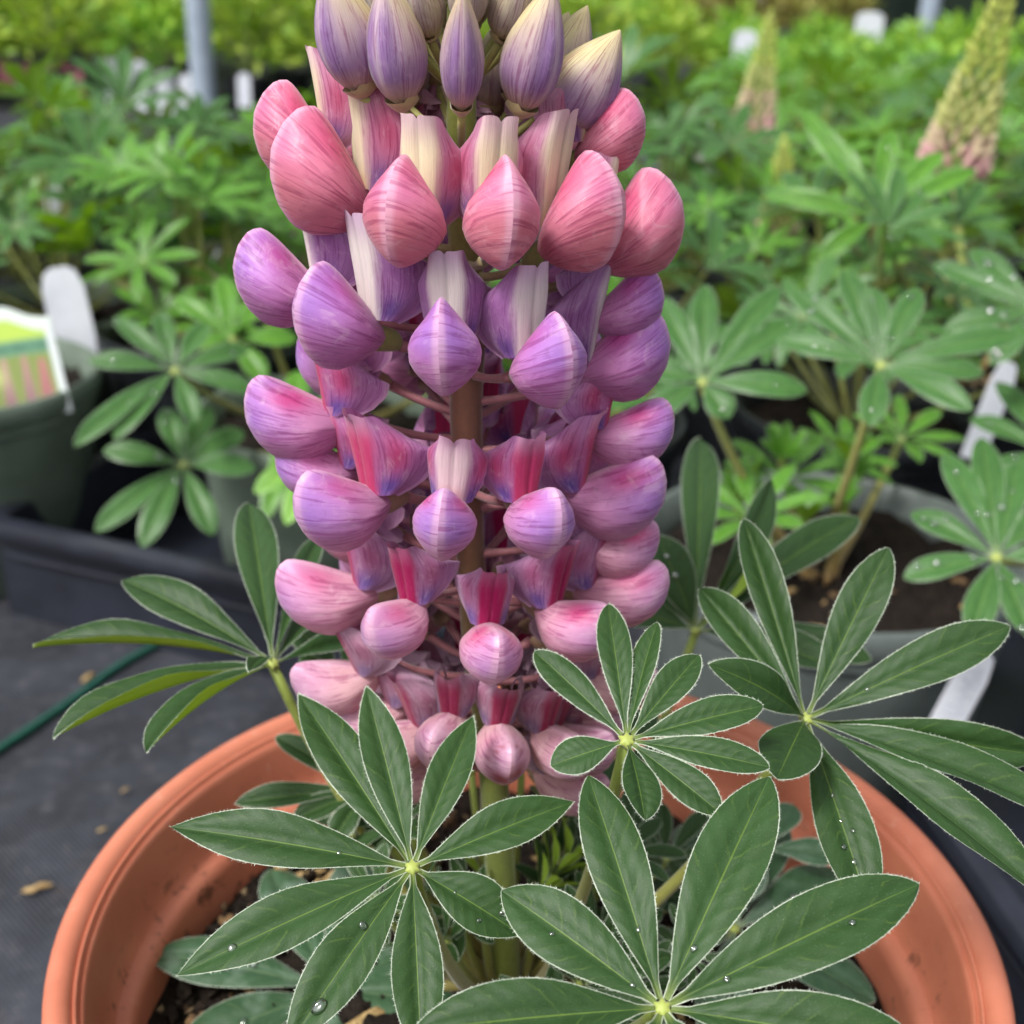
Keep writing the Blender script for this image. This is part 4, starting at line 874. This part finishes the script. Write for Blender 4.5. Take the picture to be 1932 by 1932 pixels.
TUFT = {m_: [tuft(s_, .13, h_, 420, .042, m_) for s_ in range(3)] for m_, h_ in (('leaf_bright', .20), ('leaf_far', .13), ('leaf_brown', .17))}
def far_plant(x, y, mat, label, group, s=1., z=.085):
    p = empty('bedding_plant', (x, y, z)); tag(p, label, 'plant', group); o = obj('foliage', TUFT[mat][rng.integers(3)], None, p); o.scale = (s, s, s*rng.uniform(.85, 1.15)); o.rotation_euler = (0, 0, rng.uniform(0, 6))
    if y < 3.3: nursery_pot('far', x, y, 'small black pot under the far bedding plants', 'small pots under the far plants', soil=False)
for yy in np.arange(2.95, 5.3, .26):
    for x in np.arange(-3.4, .35+.06*(yy-3), .25): far_plant(x+rng.normal(0, .03), yy+rng.normal(0, .03), 'leaf_bright' if rng.uniform() < .75 else 'leaf_far', 'bushy yellow green plant in the far bed left of the flower spike', 'yellow green plants in the far bed', rng.uniform(.95, 1.25))
for yy in np.arange(2.15, 3.5, .26):
    for x in np.arange(.42+.05*yy, 2.6, .25): far_plant(x+rng.normal(0, .03), yy+rng.normal(0, .03), 'leaf_far', 'low fresh green plant in the far bed near the dark screen', 'fresh green plants in the far bed', rng.uniform(.75, 1.0))
for yy in (5.6, 5.9):
    for x in np.arange(.2, 1.6, .24): far_plant(x+rng.normal(0, .03), yy+rng.normal(0, .03), 'leaf_brown', 'bronze tinted plant in the farthest row before the dark screen', 'bronze plants in the farthest row', rng.uniform(.9, 1.2))
for (px, y, r_, lab) in (((386, 190), 2.75, .027, 'galvanised steel post standing among the yellow green plants'), ((1748, 60), 4.6, .035, 'galvanised steel post behind the low fresh green plants'), ((1368, 60), 6.6, .045, 'steel post beside the bronze plants, the stouter of two'), ((1432, 60), 7.0, .022, 'thin steel post next to the stouter one by the bronze plants'), ((1085, 20), 7.4, .03, 'steel post by the dark screen behind the flower buds')):
    q = at(*px, 2, 0.) if y is None else at(*px, 1, y)
    b = MB().lathe([(0, -.02), (r_, -.02), (r_, -.015), (r_, 2.59), (r_, 2.6), (r_*.9, 2.61), (0, 2.61)], 20); b.lathe([(r_*1.02, .0), (r_*1.9, .0), (r_*1.9, .012), (r_*1.02, .016)], 20)
    o = obj('steel_post', b.mesh('steel_post'), M['steel']); o.location = (q[0], q[1], .0); tag(o, lab, 'post')
xs = np.linspace(-14, 14, 281); zsn = np.linspace(0.0, 2.6, 12); X, Z = np.meshgrid(xs, zsn)
o = obj('shade_screen', MB().grid(np.stack([X, 8.2+.05*np.sin(X*5.1)+.03*np.sin(X*13+Z)+.02*np.sin(Z*3), Z], -1)).mesh('shade_screen'), M['net']); tag(o, 'dark green shade netting closing off the far end of the nursery', 'screen')

# drops on the leaves behind
for key, n_, s0 in (('R4', 18, .0014), ('R5', 20, .0018), ('R6', 18, .0018), ('R2', 9, .0012), ('R3', 8, .0013), ('L1', 4, .0017), ('L2', 9, .0013), ('R1', 3, .001)):
    for k in range(n_):
        li = int(rng.integers(len(LEAVES[key][2]))); drop(key, li, int(rng.integers(3, 14)), int(rng.choice([2, 3, 4, 4, 5, 6])), s0*rng.uniform(.7, 1.25), 'water drop beaded on a leaf of the unpotted rows behind the terracotta pot' if 0 else 'round water drop beaded on a leaf of the lupins behind the terracotta pot', 'water drops on the lupins behind')
print('lupins', cnt, 'objects', len(bpy.data.objects))

for k in range(16):
    a = rng.uniform(0, 6.283); q = rng.uniform(.02, .07); chip((.136+q*math.cos(a), .290+q*math.sin(a), .1095), rng.uniform(0, 6), rng.uniform(-.3, .3), chips[k % 6], 'bark chip lying on the soil in the grey pot', 'bark chips in the grey pot')
